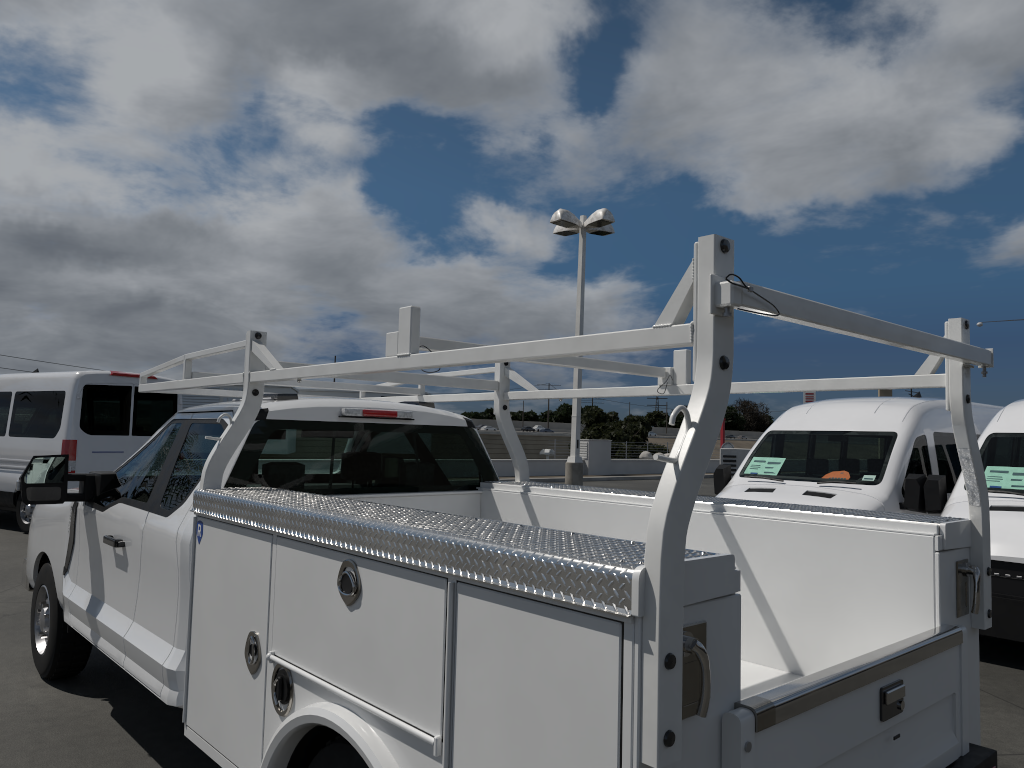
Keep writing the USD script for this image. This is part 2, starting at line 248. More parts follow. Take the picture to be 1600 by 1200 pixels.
def loft(tab, step=.07, sub=3, inset=0.0, extra=()):
    xs, f = lines(tab)
    X = np.unique(np.round(np.concatenate([np.arange(xs[0], xs[-1], step), xs, list(extra)]), 4))
    S = []
    for x in X:
        h = half_section(f(x), sub)
        sec = np.vstack([h, np.column_stack([-h[::-1, 0], h[::-1, 1]])[1:]])       # bottom right ... top ... bottom left
        if inset:
            t = np.roll(sec, -1, 0)-np.roll(sec, 1, 0); t /= np.maximum(np.linalg.norm(t, axis=1, keepdims=True), 1e-9)
            sec = sec+inset*np.column_stack([-t[:, 1], t[:, 0]])
        S.append(sec)
    X = X.copy()
    if inset: X[0] += inset; X[-1] -= inset
    n = len(S[0]); V = np.array([[X[i], a, b] for i in range(len(X)) for a, b in S[i]])
    F = []
    for i in range(len(X)-1):
        for k in range(n):
            k2 = (k+1) % n; a, b, c, d = i*n+k, i*n+k2, (i+1)*n+k2, (i+1)*n+k
            F += [(a, c, b), (a, d, c)]
    V = np.vstack([V, [[X[0], 0, S[0][:, 1].mean()], [X[-1], 0, S[-1][:, 1].mean()]]]); e = len(V)-2
    for k in range(n):
        k2 = (k+1) % n
        F += [(e, k, k2), (e+1, (len(X)-1)*n+k2, (len(X)-1)*n+k)]
    g = man(V, F)
    if g.volume() < 0: g = man(V, np.array(F)[:, ::-1])
    return g
def side_pair(poly, a, b):                                      # prisms through the left and the right side
    return prism('y', poly, a, b)+prism('y', poly, -b, -a)
def grow(poly, d): return cs(poly).offset(d, m3.JoinType.Round, 2.0, 12)

# ------------------------------------------------------------------ materials
def mat(name, col, rough=.5, metal=0.0, coat=0.0, noise=None, bump=None, spec=.5, extra=None):
    """noise: (scale, amount) mottles the colour; bump: (scale, strength, distance)"""
    nd = {'p': ('principled_bsdf', dict(base_color=col, roughness=rough, metallic=metal, coat_weight=coat, coat_roughness=.03, specular_ior_level=spec))}
    L = []
    if noise or bump: nd['co'] = ('texture_coordinate', {})
    if noise:
        sc, am = noise[:2]; two = noise[2] if len(noise) > 2 else tuple(max(0, c*(1-am)) for c in col)
        nd['n'] = ('noise_texture', dict(scale=sc, detail=6.0, roughness=.6)); L.append(('co.object', 'n.vector'))
        nd['r'] = ('map_range', dict(range_type='smoothstep', from_min=.35, from_max=.68, clamp=True)); L.append(('n.fac', 'r.value'))
        nd['m'] = ('mix_color', dict(a=col, b=two)); L += [('r.result', 'm.fac'), ('m.result', 'p.base_color')]
        nd['rr'] = ('map_range', dict(from_min=.3, from_max=.7, to_min=max(.02, rough*.8), to_max=min(1, rough*1.25), clamp=True)); L += [('n.fac', 'rr.value'), ('rr.result', 'p.roughness')]
    if bump:
        nd['bn'] = ('noise_texture', dict(scale=bump[0], detail=4.0)); L.append(('co.object', 'bn.vector'))
        nd['b'] = ('bump', dict(strength=bump[1], distance=bump[2])); L += [('bn.fac', 'b.height'), ('b.normal', 'p.normal')]
    return usdkit.material(stage, '/World/Looks/'+name, nd, L, surface='p.BSDF')
def glass(name, tint, ior=1.5, extra=0.0):
    """a pane: tinted, mirroring by the angle on its outer faces only"""
    nd = {'t': ('transparent_bsdf', dict(color=tint)), 'g': ('glossy_bsdf', dict(color=(1, 1, 1), roughness=0.0, distribution='ggx')), 'f': ('fresnel', dict(IOR=ior)), 'ge': ('geometry', {}),
          'fb': ('math', dict(math_type='subtract', value1=1.0)), 'a': ('math', dict(math_type='add', value2=extra, use_clamp=True)), 'k': ('math', dict(math_type='multiply')), 'm': ('mix_closure', {})}
    return usdkit.material(stage, '/World/Looks/'+name, nd, [('ge.backfacing', 'fb.value2'), ('f.fac', 'a.value1'), ('a.value', 'k.value1'), ('fb.value', 'k.value2'), ('k.value', 'm.fac'), ('t.BSDF', 'm.closure1'), ('g.BSDF', 'm.closure2')], surface='m.closure')
M = dict(
    paint=mat('truck_white_paint', (.77, .78, .79), .32, coat=1.0, noise=(.9, .03), bump=(260, .02, .002)),
    body=mat('body_white_powder_coat', (.78, .785, .78), .30, coat=.6, noise=(2.2, .07), bump=(3.2, .035, .02)),
    rack=mat('rack_white_powder_coat', (.77, .77, .75), .32, coat=.4, noise=(9, .09), bump=(60, .08, .002)),
    van=mat('van_white_paint', (.79, .795, .81), .22, coat=1.0, noise=(1.4, .06)),
    black=mat('black_textured_plastic', (.006, .006, .0065), .5, spec=.3, noise=(14, .3), bump=(300, .2, .001)),
    gloss_black=mat('gloss_black_trim', (.008, .008, .009), .12, coat=.5),
    rubber=mat('tyre_rubber', (.007, .007, .007), .8, spec=.25, noise=(9, .35, (.014, .013, .012)), bump=(60, .2, .003)),
    frit=mat('black_glass_border', (.006, .006, .007), .4),
    chrome=mat('chrome', (.58, .57, .56), .07, metal=1.0, noise=(20, .06)),
    dark_chrome=mat('dark_stainless', (.36, .34, .31), .16, metal=1.0, noise=(14, .15), bump=(9, .05, .01)),
    alu=mat('bright_tread_aluminium', (.84, .825, .80), .31, metal=1.0, noise=(7, .22), bump=(28, .12, .004)),
    plate=mat('tread_plate_ground', (.74, .735, .72), .19, metal=1.0, noise=(6, .25), bump=(24, .10, .004)),
    steel=mat('grey_steel', (.42, .42, .43), .4, metal=.9, noise=(18, .2)),
    red=mat('red_lens', (.36, .008, .010), .15, coat=.8),
    clear=mat('clear_lens', (.62, .63, .64), .12, coat=.8, noise=(60, .4)),
    amber=mat('amber_lens', (.55, .18, .02), .2, coat=.5),
    mirror=mat('mirror_glass', (.40, .50, .47), .01, metal=1.0),
    inside=mat('dark_interior', (.03, .031, .033), .8, noise=(7, .4)),
    seat=mat('charcoal_seat_cloth', (.05, .052, .056), .85, noise=(30, .3), bump=(240, .3, .002)),
    blue=mat('blue_sticker', (.02, .07, .30), .35), white=mat('white_sticker', (.80, .80, .78), .4), orange=mat('orange_tag', (.85, .16, .03), .5, noise=(25, .15)),
    mint=mat('pale_green_window_sticker', (.55, .76, .66), .5, noise=(18, .12)), ink=mat('printed_ink', (.05, .09, .12), .6),
    glass_side=glass('tinted_side_glass', (.42, .48, .46), 1.28, .0), glass_rear=glass('tinted_rear_glass', (.66, .75, .71), 1.36, .0), glass_clear=glass('windscreen_glass', (.86, .93, .91), 1.45, .0),
    glass_dark=glass('dark_privacy_glass', (.34, .40, .38), 1.28, .0),
    film=mat('crinkled_clear_film', (.84, .845, .85), .10, coat=1.0, noise=(24, .2), bump=(26, .9, .02)),
)
# ------------------------------------------------------------------ the utility truck (y measured from its centre line, x as in the world)
YC = -2.2455
truck = thing('utility_truck', 'white extended cab pickup with open white service body and ladder rack', 'truck', (3.5, YC, 0))
truck.org = np.array([3.5, 0, 0])
T = truck
def cab_lean(g):
    def w(p):
        p = p.copy(); k = np.clip((3.95-p[:, 0])/.4, 0, 1)*np.clip(p[:, 2]-1.40, 0, None)*.18
        p[:, 0] += k; return p
    return g.warp_batch(w)
def cab_tab(k=1.0):
    def lo(s=1.0, b=0.0): return [(.90*s, .49+b), (1.012*s, .535+b), (1.004*s, .60+b), (1.024*s, .695), (.985*s, .775), (.981*s, 1.02), (.992*s, 1.24), (.948*s, 1.365)]
    return [
     (3.53, lo(.95, .015)+[(.690, 1.79), (.610, 1.85), (.34, 1.885), (0, 1.895)]),
     (3.56, lo(.982, .005)+[(.710, 1.805), (.640, 1.868), (.35, 1.908), (0, 1.92)]),
     (3.63, lo(1.0)+[(.720, 1.815), (.655, 1.88), (.35, 1.925), (0, 1.938)]),
     (4.1, lo(1.0)+[(.725, 1.82), (.66, 1.888), (.35, 1.942), (0, 1.957)]),
     (4.55, lo(1.0)+[(.722, 1.815), (.66, 1.88), (.35, 1.935), (0, 1.95)]),
     (4.82, lo(1.0)+[(.715, 1.755), (.652, 1.825), (.35, 1.89), (0, 1.905)]),
     (5.22, lo(1.0)+[(.80, 1.545), (.71, 1.60), (.35, 1.655), (0, 1.67)]),
     (5.55, lo(1.0)+[(.87, 1.385), (.76, 1.405), (.36, 1.44), (0, 1.45)]),
     (5.72, [(.88, .50), (.96, .54), (.99, .62), (1.0, .75), (1.0, .90), (1.0, 1.05), (.995, 1.2), (.95, 1.31), (.88, 1.35), (.74, 1.375), (.38, 1.40), (0, 1.41)]),
     (6.7, [(.86, .50), (.94, .54), (.98, .62), (.995, .75), (1.0, .86), (.995, 1.0), (.985, 1.12), (.945, 1.215), (.87, 1.255), (.72, 1.285), (.37, 1.33), (0, 1.34)]),
     (7.05, [(.84, .45), (.92, .5), (.96, .6), (.965, .72), (.965, .83), (.96, .97), (.945, 1.08), (.90, 1.165), (.82, 1.20), (.68, 1.22), (.36, 1.25), (0, 1.26)]),
     (7.2, [(.78, .45), (.84, .5), (.87, .6), (.88, .72), (.88, .8), (.87, .9), (.85, 1.0), (.80, 1.06), (.72, 1.09), (.6, 1.11), (.32, 1.13), (0, 1.14)])]
def cab(i): return cab_lean(loft(cab_tab(), .09, 2, i))
C0, C4, C10, C14, C30, C45, C60 = [cab(i) for i in (0, .004, .010, .014, .03, .045, .06)]
SIDE = rpoly([(3.90, 1.325), (4.70, 1.335), (4.93, 1.262), (5.36, 1.272), (5.42, 1.385), (4.83, 1.752), (4.66, 1.81), (3.88, 1.812), (3.74, 1.77), (3.70, 1.60), (3.78, 1.40)], .03)
GF = rpoly([(4.285, 1.365), (4.72, 1.365), (4.95, 1.29), (5.22, 1.30), (5.22, 1.465), (4.80, 1.735), (4.65, 1.785), (4.445, 1.788)], .02)
GR = rpoly([(4.085, 1.36), (3.93, 1.355), (3.82, 1.41), (3.735, 1.60), (3.765, 1.74), (3.88, 1.785), (4.30, 1.788)], .03)
REAR = rpoly([(-.865, 1.435), (.865, 1.435), (.675, 1.812), (-.675, 1.812)], [.05, .05, .05, .05])
REARG = rpoly([(-.74, 1.47), (.74, 1.47), (.585, 1.765), (-.585, 1.765)], .05)
WIND = rpoly([(-.80, 1.44), (.80, 1.44), (.60, 1.84), (-.60, 1.84)], .06)
pS = side_pair(SIDE, .5, 1.3); pR = prism('x', REAR, 3.3, 3.85); pW = prism('x', WIND, 4.66, 6.2)
arch = cyl('y', (6.28, .40), .47, .45, 1.3, 48)+cyl('y', (6.28, .40), .47, -1.3, -.45, 48)
shell = (C0-C30)-pS-pR-pW-arch
FD = [(5.42, 1.255), (5.425, .60), (5.36, .545), (4.29, .545), (4.275, .68), (4.16, 1.28), (4.20, 1.36), (4.338, 1.842), (4.64, 1.842), (4.86, 1.77), (5.44, 1.385)]
RD = [(4.285, .545), (3.72, .545), (3.665, .75), (3.645, 1.1), (3.70, 1.30), (3.665, 1.6), (3.69, 1.775), (3.82, 1.846), (4.333, 1.842), (4.195, 1.36), (4.155, 1.28), (4.27, .68)]
pF = side_pair(FD, .55, 1.3); pRD = side_pair(RD, .55, 1.3)
pFg = side_pair(grow(FD, .008), .55, 1.3); pRg = side_pair(grow(RD, .008), .55, 1.3)
hoodp = prism('z', rpoly([(5.62, -.80), (7.08, -.70), (7.08, .70), (5.62, .80)], .08), 1.0, 1.6)
hoodg = prism('z', cs(rpoly([(5.62, -.80), (7.08, -.70), (7.08, .70), (5.62, .80)], .08)).offset(.005, m3.JoinType.Round, 2.0, 12), 1.0, 1.6)
obj(T, 'cab_body', shell-pFg-pRg-hoodg, M['paint'], 19)
obj(T, 'hood', shell^hoodp, M['paint'], 28)
obj(T, 'cab_lining', (C45-C60)-pS-pR-pW-arch-prism('x', [(-2, 0), (2, 0), (2, 1.30), (-2, 1.30)], 5.5, 8), M['inside'], 40)
def half(g, s): return g.trim_by_plane([0, s, 0], 0.0)
doors = {}
for s in (1, -1):
    fd = obj(T, 'front_door', half(shell^(pF-pRg), s), M['paint'], 19); rd = obj(T, 'rear_door', half(shell^(pRD-pFg), s), M['paint'], 19)
    doors[s] = fd
    fr = half((C4-C14)^pS, s)-side_pair(GF, .5, 1.3)-side_pair(GR, .5, 1.3)
    obj(T, 'window_surround', fr, M['black'], 30)
    obj(fd, 'window_pane', half((cab(.006)-cab(.0095))^side_pair(grow(GF, .002), .5, 1.3), s), M['glass_side'], 30)
    obj(rd, 'window_pane', half((cab(.006)-cab(.0095))^side_pair(grow(GR, .002), .5, 1.3), s), M['glass_side'], 30)
    h = box(4.49, 4.71, .988, 1.035, 1.115, 1.16, .012)-box(4.52, 4.68, .98, 1.02, 1.10, 1.17)
    obj(fd, 'door_handle', (h+cyl('y', (4.475, 1.135), .016, .985, 1.02, 16)).transform(np.array([[1, 0, 0, 0], [0, s, 0, 0], [0, 0, 1, 0]], float)), M['gloss_black'])
obj(T, 'rear_window_border', (C10-C14)^(pR-prism('x', REARG, 3, 4)), M['frit'], 30)
obj(T, 'rear_window', (cab(.004)-cab(.0075))^pR, M['glass_rear'], 30)
obj(T, 'windscreen', (C4-cab(.008))^pW, M['glass_clear'], 30)
sw = lambda a, b: prism('x', cs(rpoly([(a, 1.452), (b, 1.452), (b*.87, 1.79), (a*.87, 1.79)], .01)), 3.2, 3.9)
obj(T, 'window_slider_bar', ((cab(.0105)-cab(.013))^(sw(-.29, -.272)+sw(.272, .29)))^prism('x', REARG, 3, 4), M['frit'], 30)
# third brake lamp and the roof lamps
def mirror_y(g): return g.mirror([0, 1, 0])
cx = lambda z: 3.535+(z-1.40)*.18
cl = obj(T, 'brake_lamp_strip', box(3.575, 3.66, -.215, .215, 1.842, 1.885, .012), M['clear'])
obj(cl, 'red_lens', box(3.566, 3.60, -.11, .11, 1.8445, 1.8825, .012), M['red'])
obj(cl, 'lamp_gasket', box(3.580, 3.65, -.23, .23, 1.835, 1.8425, .003), M['black'])
for s in (1, -1):
    w = m3.Manifold.hull_points(np.array([(3.76, s*.38, 1.90), (3.76, s*.50, 1.90), (3.77, s*.385, 1.952), (3.77, s*.495, 1.948), (3.93, s*.39, 1.955), (3.93, s*.49, 1.951), (4.25, s*.40, 1.93), (4.25, s*.48, 1.93), (4.25, s*.40, 1.90), (4.25, s*.48, 1.90)]))
    rl = obj(T, 'roof_lamp', w, M['gloss_black'], 25)
    obj(rl, 'roof_lamp_pad', box(3.80, 4.30, min(s*.36, s*.52), max(s*.36, s*.52), 1.90, 1.927, .006), M['steel'])
    obj(T, 'roof_corner_trim', ((cab(-.002)-C10)^prism('x', [(s*.69, 1.80), (s*.625, 1.812), (s*.60, 1.885), (s*.66, 1.89), (s*.73, 1.83)], 3.4, 3.63)), M['black'], 30)
# mirrors
for s in (1, -1):
    f = lambda pts: [(x, s*y, z) for x, y, z in pts]
    hd = m3.Manifold.hull_points(np.array(f([(5.27, 1.105, 1.31), (5.27, 1.33, 1.31), (5.27, 1.345, 1.45), (5.27, 1.29, 1.575), (5.27, 1.105, 1.585), (5.27, 1.10, 1.33), (5.27, 1.12, 1.29), (5.27, 1.31, 1.29), (5.40, 1.12, 1.32), (5.40, 1.31, 1.32), (5.42, 1.13, 1.55), (5.42, 1.27, 1.54), (5.36, 1.34, 1.44)])))
    mh = obj(T, 'wing_mirror', hd, M['black'], 25)
    gp = [(s*y, z) for y, z in rpoly([(1.125, 1.415), (1.325, 1.415), (1.33, 1.45), (1.285, 1.562), (1.125, 1.57)], .014)]
    obj(mh, 'mirror_glass', prism('x', gp, 5.2665, 5.2705), M['mirror'])
    gp2 = [(s*y, z) for y, z in rpoly([(1.135, 1.312), (1.305, 1.312), (1.318, 1.392), (1.135, 1.392)], .02)]
    obj(mh, 'spotter_glass', prism('x', gp2, 5.2668, 5.2705), M['gloss_black'])
    obj(mh, 'marker_lens', box(5.30, 5.35, min(s*1.335, s*1.355), max(s*1.335, s*1.355), 1.37, 1.43, .006), M['clear'])
    ar = bar(f([(5.33, .84, 1.44)])[0], f([(5.33, 1.12, 1.445)])[0], .10, .045, c=.012)+bar(f([(5.33, .84, 1.315)])[0], f([(5.33, 1.12, 1.325)])[0], .10, .05, c=.012)
    obj(mh, 'mirror_arm', ar+box(5.16, 5.44, min(s*.80, s*.955), max(s*.80, s*.955), 1.265, 1.475, .02)+box(5.27, 5.42, min(s*.90, s*1.01), max(s*.90, s*1.01), 1.30, 1.462, .02), M['black'])
# fender strip with its lettering
for s in (1, -1):
    bp = [(5.49, 1.275), (5.575, 1.285), (5.63, 1.02), (5.675, .80), (5.645, .80), (5.555, 1.02)]
    bs = obj(T, 'fender_strip', half((cab(-.008)-C10)^side_pair(rpoly(bp, .015), .6, 1.4), s), M['gloss_black'], 30)
    tx = meshkit.text_mesh('SUPER DUTY', .021, .0015, True); tx.apply_translation([0, -.0105, 0])
    a = math.atan2(-.40, .09)
    v, fc = arr(tx); u = np.array([math.cos(a), 0, math.sin(a)]); n = np.array([0, s, 0.0]); vv = np.cross(n, u) if s > 0 else np.cross(n, u)
    P0 = np.array([5.556, s*1.0085, 1.25])
    V = P0+v[:, :1]*u*.98+v[:, 1:2]*vv+v[:, 2:]*n
    obj(bs, 'lettering', (V, fc), M['clear'])
# wheels
def wheel(parent, x, y, z, R, w, s, rim='steel', name='wheel'):
    """y: outer face; s: side"""
    pr = [(R*.60, -w), (R*.62, -w-.004), (R*.86, -w-.008), (R*.965, -w+.012), (R, -w*.80), (R, -w*.2), (R*.965, -.012), (R*.86, .008), (R*.62, .004), (R*.60, 0)]
    ty = revy([(r, y+s*q) for r, q in pr], x, z, 48)
    wh = obj(parent, name, ty, M['rubber'], 30)
    tr = []
    for k in range(36):
        for q in (-.80, -.42):
            a = 2*PI*(k+(.5 if q > -.5 else 0))/36
            b = box(-R*.045, R*.045, -w*.16, w*.16, -.006, .006, .002).translate([0, 0, R]).rotate([0, math.degrees(a), 0]).translate([x, y+s*(q*w+w*.1), z]); tr.append(b)
    obj(wh, 'tread_block', cat(*tr), M['rubber'], 30, kind='stuff')
    rr = R*.60
    prof = [(rr, -w*.9), (rr, -.003), (rr*.955, .004), (rr*.93, -.012), (rr*.88, -.05), (rr*.70, -.055), (rr*.60, -.03), (rr*.40, -.022), (rr*.33, .0), (rr*.16, .012), (.005, .012), (.005, -.06), (rr*.8, -.08), (rr*.9, -w*.9)]
    g = revy([(r, y+s*q) for r, q in prof], x, z, 40)
    ri = obj(wh, 'rim', g, M[rim], 30)
    hol = [cyl('y', (x+rr*.74*math.cos(2*PI*k/8), z+rr*.74*math.sin(2*PI*k/8)), rr*.10, *sorted((y-s*.056, y-s*.040)), 14) for k in range(8)]
    obj(wh, 'rim_opening', cat(*hol), M['frit'], 30, kind='stuff')
    nuts = [cyl('y', (x+rr*.47*math.cos(2*PI*(k+.5)/8), z+rr*.47*math.sin(2*PI*(k+.5)/8)), .014, *sorted((y-s*.03, y+s*.012)), 6) for k in range(8)]
    obj(wh, 'wheel_nut', cat(*nuts), M['chrome'], 30, kind='stuff')
for s in (1, -1):
    wheel(T, 6.28, s*.985, .40, .40, .245, s); wheel(T, 2.13, s*.955, .40, .40, .245, s)
ww = cyl('y', (6.28, .40), .485, .50, .93, 40)-cyl('y', (6.28, .40), .468, .3, .95, 40)-box(5, 8, 0, 2, -.2, .40)
obj(T, 'wheel_well', ww, M['frit'], 30); obj(T, 'wheel_well', mirror_y(ww), M['frit'], 30)
obj(T, 'chassis', box(1.05, 6.9, -.48, .48, .38, .72, .03)+box(5.6, 6.95, -.72, .72, .45, 1.12, .05)+cyl('y', (2.13, .40), .09, -.75, .75)+cyl('y', (6.28, .40), .07, -.78, .78), M['frit'])
obj(T, 'front_bumper', box(7.05, 7.32, -.95, .95, .45, .70, .05), M['chrome'])
obj(T, 'grille', box(7.14, 7.23, -.62, .62, .72, 1.06, .03), M['black'])
for s in (1, -1): obj(T, 'headlamp', box(7.0, 7.215, min(s*.66, s*.87), max(s*.66, s*.87), .74, 1.02, .03), M['clear'])
# cab inside
obj(T, 'cab_floor', box(3.62, 5.4, -.86, .86, .70, .74), M['inside'])
ds = m3.Manifold.hull_points(np.array([(x, y, z) for x, z in ((5.02, 1.02), (5.02, 1.27), (5.12, 1.375), (5.5, 1.37), (5.5, 1.0)) for y in (-.84, .84)]))
obj(T, 'dashboard', ds, M['inside'], 30)
obj(T, 'steering_wheel', cat(tube([(4.86+.06*math.sin(a), .42+.19*math.cos(a), 1.24+.18*math.sin(a)) for a in np.linspace(0, 2*PI, 33)], .016, 8), bar((4.88, .42, 1.24), (5.06, .42, 1.20), .06, .06)), M['inside'])
def seat(x, y, w, name, back=1.40, hw=.27, bottom=True):
    g = box(x-.05, x+.10, y-w/2, y+w/2, .95, back, .05).transform(np.array([[1, 0, -.14, .14*.95], [0, 1, 0, 0], [0, 0, 1, 0]], float))
    p = obj(T, name, g+box(x, x+.52, y-w/2, y+w/2, .82, 1.0, .05), M['seat'], 30)
    for hy in ([y] if w < .7 else [y-w*.3, y+w*.3]):
        hx = x-.14*(back-.95)+.0
        obj(p, 'headrest', box(hx-.035, hx+.065, hy-hw/2, hy+hw/2, back+.05, back+.235, .045), M['seat'], 30)
        [obj(p, 'headrest_post', cyl('z', (hx+.01, hy+q), .007, back-.03, back+.08, 10), M['chrome']) for q in (-.06, .06)]
seat(4.50, .42, .52, 'front_seat', 1.40, .28); seat(4.50, -.42, .52, 'front_seat', 1.40, .28)
seat(3.86, 0, 1.40, 'rear_seat', 1.36, .23)
obj(T, 'rear_view_mirror', box(4.95, 4.975, -.13, .13, 1.70, 1.77, .01), M['inside'])
sv = [bar((4.84, s*.40, 1.835), (4.88, s*.40, 1.72), .40, .02, up=(1, 0, 0), c=.006) for s in (1, -1)]
obj(T, 'sun_visor', sv[0], M['inside']); obj(T, 'sun_visor', sv[1], M['inside'])
# ------------------------------------------------------------------ service body
XF, XR = 3.475, 1.025
FL = .877
def my(g, s): return g if s > 0 else g.mirror([0, 1, 0])
wa = cyl('y', (2.13, .36), .50, .3, 1.2, 56)
D1 = [(2.705, .49), (3.452, .49), (3.452, 1.375), (2.705, 1.375)]
D2 = [(1.655, .962), (2.665, .962), (2.665, 1.375), (1.655, 1.375)]
D3 = [(1.058, .49), (1.610, .49), (1.610, 1.375), (1.058, 1.375)]
def hole(d, e=0.0):                                             # wider joint on the latch side than on the hinge side
    x0, x1, z0, z1 = d[0][0], d[1][0], d[0][1], d[2][1]
    return [(x0-.0085+e, z0-.0045+e), (x1+.002-e*.3, z0-.0045+e), (x1+.002-e*.3, z1+.0045-e), (x0-.0085+e, z1+.0045-e)]
for s in (1, -1):
    core = box(XR, XF, .6076, .962, .44, 1.454, .004)-wa
    skin = box(XR, XF, .9622, .985, .44, 1.400, .003)-wa-prism('y', hole(D1), .9, 1.1)-prism('y', hole(D2), .9, 1.1)-prism('y', hole(D3), .9, 1.1)
    lin = (cyl('y', (2.13, .36), .4985, .32, .960, 56)-cyl('y', (2.13, .36), .490, .3, 1.0, 56)+cyl('y', (2.13, .36), .492, .32, .335, 56)).trim_by_plane([0, 0, 1], .445)
    obj(T, 'wheelhouse', my(lin, s), M['frit'], 30)
    obj(T, 'compartment', my(core, s), M['body'], 30); obj(T, 'compartment_face', my(skin, s), M['body'], 30)
    dp = []
    for k, d in enumerate((D1, D2, D3)):
        x0, x1, z0, z1 = d[0][0], d[1][0], d[0][1], d[2][1]
        dp.append(obj(T, 'compartment_door', my(box(x0, x1, .966, .986, z0, z1, .0035)-wa, s), M['body'], 30))
    for d in (D1, D2, D3): obj(T, 'joint_shade_strip', my(prism('y', cs(hole(d, .0003))-grow(d, .0004), .9625, .9822)-wa, s), M['frit'])  # black strip fills each door joint, standing in for shade in the gap
    # drip rail under the lid, dark joint above the doors
    obj(T, 'drip_rail', my(prism('x', [(.985, 1.382), (.992, 1.382), (.994, 1.398), (.985, 1.398)], XR, XF), s), M['body'])
    # hinge tube of the drop-down door, upright hinge of the rear door
    def cyx(y, z, r, a, b): return cyl('x', (s*y, z), r, a, b, 16)
    obj(dp[1], 'hinge_tube', cyx(.997, .957, .0085, 1.662, 2.640), M['body'])
    obj(dp[1], 'hinge_end', m3.Manifold.sphere(.014, 16).translate([2.648, s*.999, .957])+box(2.640, 2.655, min(s*.985, s*1.0), max(s*.985, s*1.0), .935, .975, .002), M['body'])
    obj(dp[1], 'hinge_end', box(1.650, 1.664, min(s*.985, s*1.004), max(s*.985, s*1.004), .925, .975, .003), M['body'])
    obj(dp[2], 'hinge_tube', cyl('z', (1.624, s*.992), .008, .50, 1.372, 14), M['body'])
    obj(dp[0], 'hinge_tube', cyl('z', (3.466, s*.990), .007, .50, 1.372, 14), M['body'])
    # wheel flare
    fl = revy([(.492, s*.95), (.492, s*1.012), (.503, s*1.030), (.528, s*1.036), (.548, s*1.026), (.556, s*.984), (.556, s*.95)], 2.13, .36, 72)
    flm = man(*fl)
    obj(T, 'wheel_flare', flm.trim_by_plane([0, 0, 1], .445), M['body'], 40)
    # paddle latches: stainless dish with a ring pull
    def latch(p, x, z, tall, wide, up=True, ring=True):
        out = []
        ha = curve([(0, 1.0, 0), (.50, .86, 0), (.84, .38, 0), (1.0, -.12, 0), (.93, -.42, 0), (.52, -.84, 0), (.06, -1.10, 0)], 3)
        hf = np.array(ha)[:, :2]; full = np.vstack([hf, (hf*[-1, 1])[::-1][:-1]])
        full = np.array([np.interp(np.linspace(0, len(full), 36, endpoint=False), np.arange(len(full)+1), np.append(full[:, i], full[0, i])) for i in (0, 1)]).T
        for q in full[::-1]: out.append((x-wide*q[0], z+tall*q[1]))
        ins = [(x+(q[0]-x)*.70, z+.004+(q[1]-z)*.62) for q in out]
        ins2 = [(x+(q[0]-x)*.45, z+.006+(q[1]-z)*.42) for q in out]
        lv = [([*q], yy) for q, yy in ()]
        V, F = [], []
        rings = [(out, .986), (out, .992), ([(x+(q[0]-x)*.93, z+(q[1]-z)*.94) for q in out], .9945), (ins, .9915), ([(x+(q[0]-x)*.62, z+.004+(q[1]-z)*.55) for q in out], .980), (ins2, .9775)]
        for rg, yy in rings:
            for q in rg: V.append((q[0], s*yy, q[1]))
        N = 36
        for i in range(len(rings)-1):
            for k in range(N):
                k2 = (k+1) % N; a, b, c, d = i*N+k, i*N+k2, (i+1)*N+k2, (i+1)*N+k
                F += [(a, b, c), (a, c, d)]
        V.append((x, s*.9775, z+.006)); e = len(V)-1; i = len(rings)-1
        for k in range(N): F.append((i*N+k, i*N+(k+1) % N, e))
        F = np.array(F); F = F[:, ::-1] if s > 0 else F
        L = obj(p, 'latch_plate', (V, F), M['dark_chrome'], 35)
        return L
    def cut_for(p): pass
    L2 = latch(dp[1], 2.143, 1.295, .068, .068)
    rg = [(2.143+.044*math.cos(a)*(1-.35*math.sin(a)), s*.998, 1.290+.034*math.sin(a)) for a in np.linspace(0, 2*PI, 29)]
    obj(dp[1], 'ring_pull', tube(rg, .0045, 8), M['chrome'])
    obj(dp[1], 'latch_recess', cyl('y', (2.143, 1.292), .034, *sorted((s*.984, s*.9962)), 24), M['frit'])
    L1 = latch(dp[0], 2.812, .937, .075, .066)
    rg = [(2.806+.022*math.cos(a), s*(.999), .945+.048*math.sin(a)) for a in np.linspace(0, 2*PI, 29)]
    obj(dp[0], 'ring_pull', tube(rg, .0045, 8), M['chrome'])
    obj(dp[0], 'latch_recess', cyl('y', (2.806, .945), .022, *sorted((s*.984, s*.9962)), 24), M['frit'])
    if s > 0:
        # fuel filler cup
        cup = [(.088, s*.984), (.092, s*.990), (.088, s*.996), (.074, s*.993), (.064, s*.965), (.056, s*.935), (.004, s*.932), (.004, s*.92), (.07, s*.92), (.088, s*.95)]
        cg = revy(cup, 0, 0, 40); cv = cg[0]*np.array([.84, 1, 1.0])+np.array([2.560, 0, .866])
        fc = obj(T, 'fuel_filler', (cv, cg[1]), M['dark_chrome'], 30)
        obj(fc, 'fuel_recess', cyl('y', (2.556, .874), .058, *sorted((s*.986, s*.9895)), 30), M['frit'])
        obj(fc, 'fuel_cap', cyl('y', (2.552, .872), .046, s*.96, s*.998, 26)+box(2.542, 2.562, s*.997, s*1.010, .832, .912, .004).rotate([0, 0, 0]), M['black'])
        obj(fc, 'cap_tether', tube(curve([(2.575, 1.0, .90), (2.60, .999, .87), (2.597, .999, .84), (2.57, 1.0, .812)]), .006, 8), M['chrome'])
        # shield sticker with its letter
        sh = rpoly([(3.378, 1.354), (3.412, 1.362), (3.446, 1.354), (3.449, 1.305), (3.412, 1.256), (3.375, 1.305)], .010)
        st = obj(dp[0], 'shield_sticker', prism('y', sh, .9862, .9871), M['blue'])
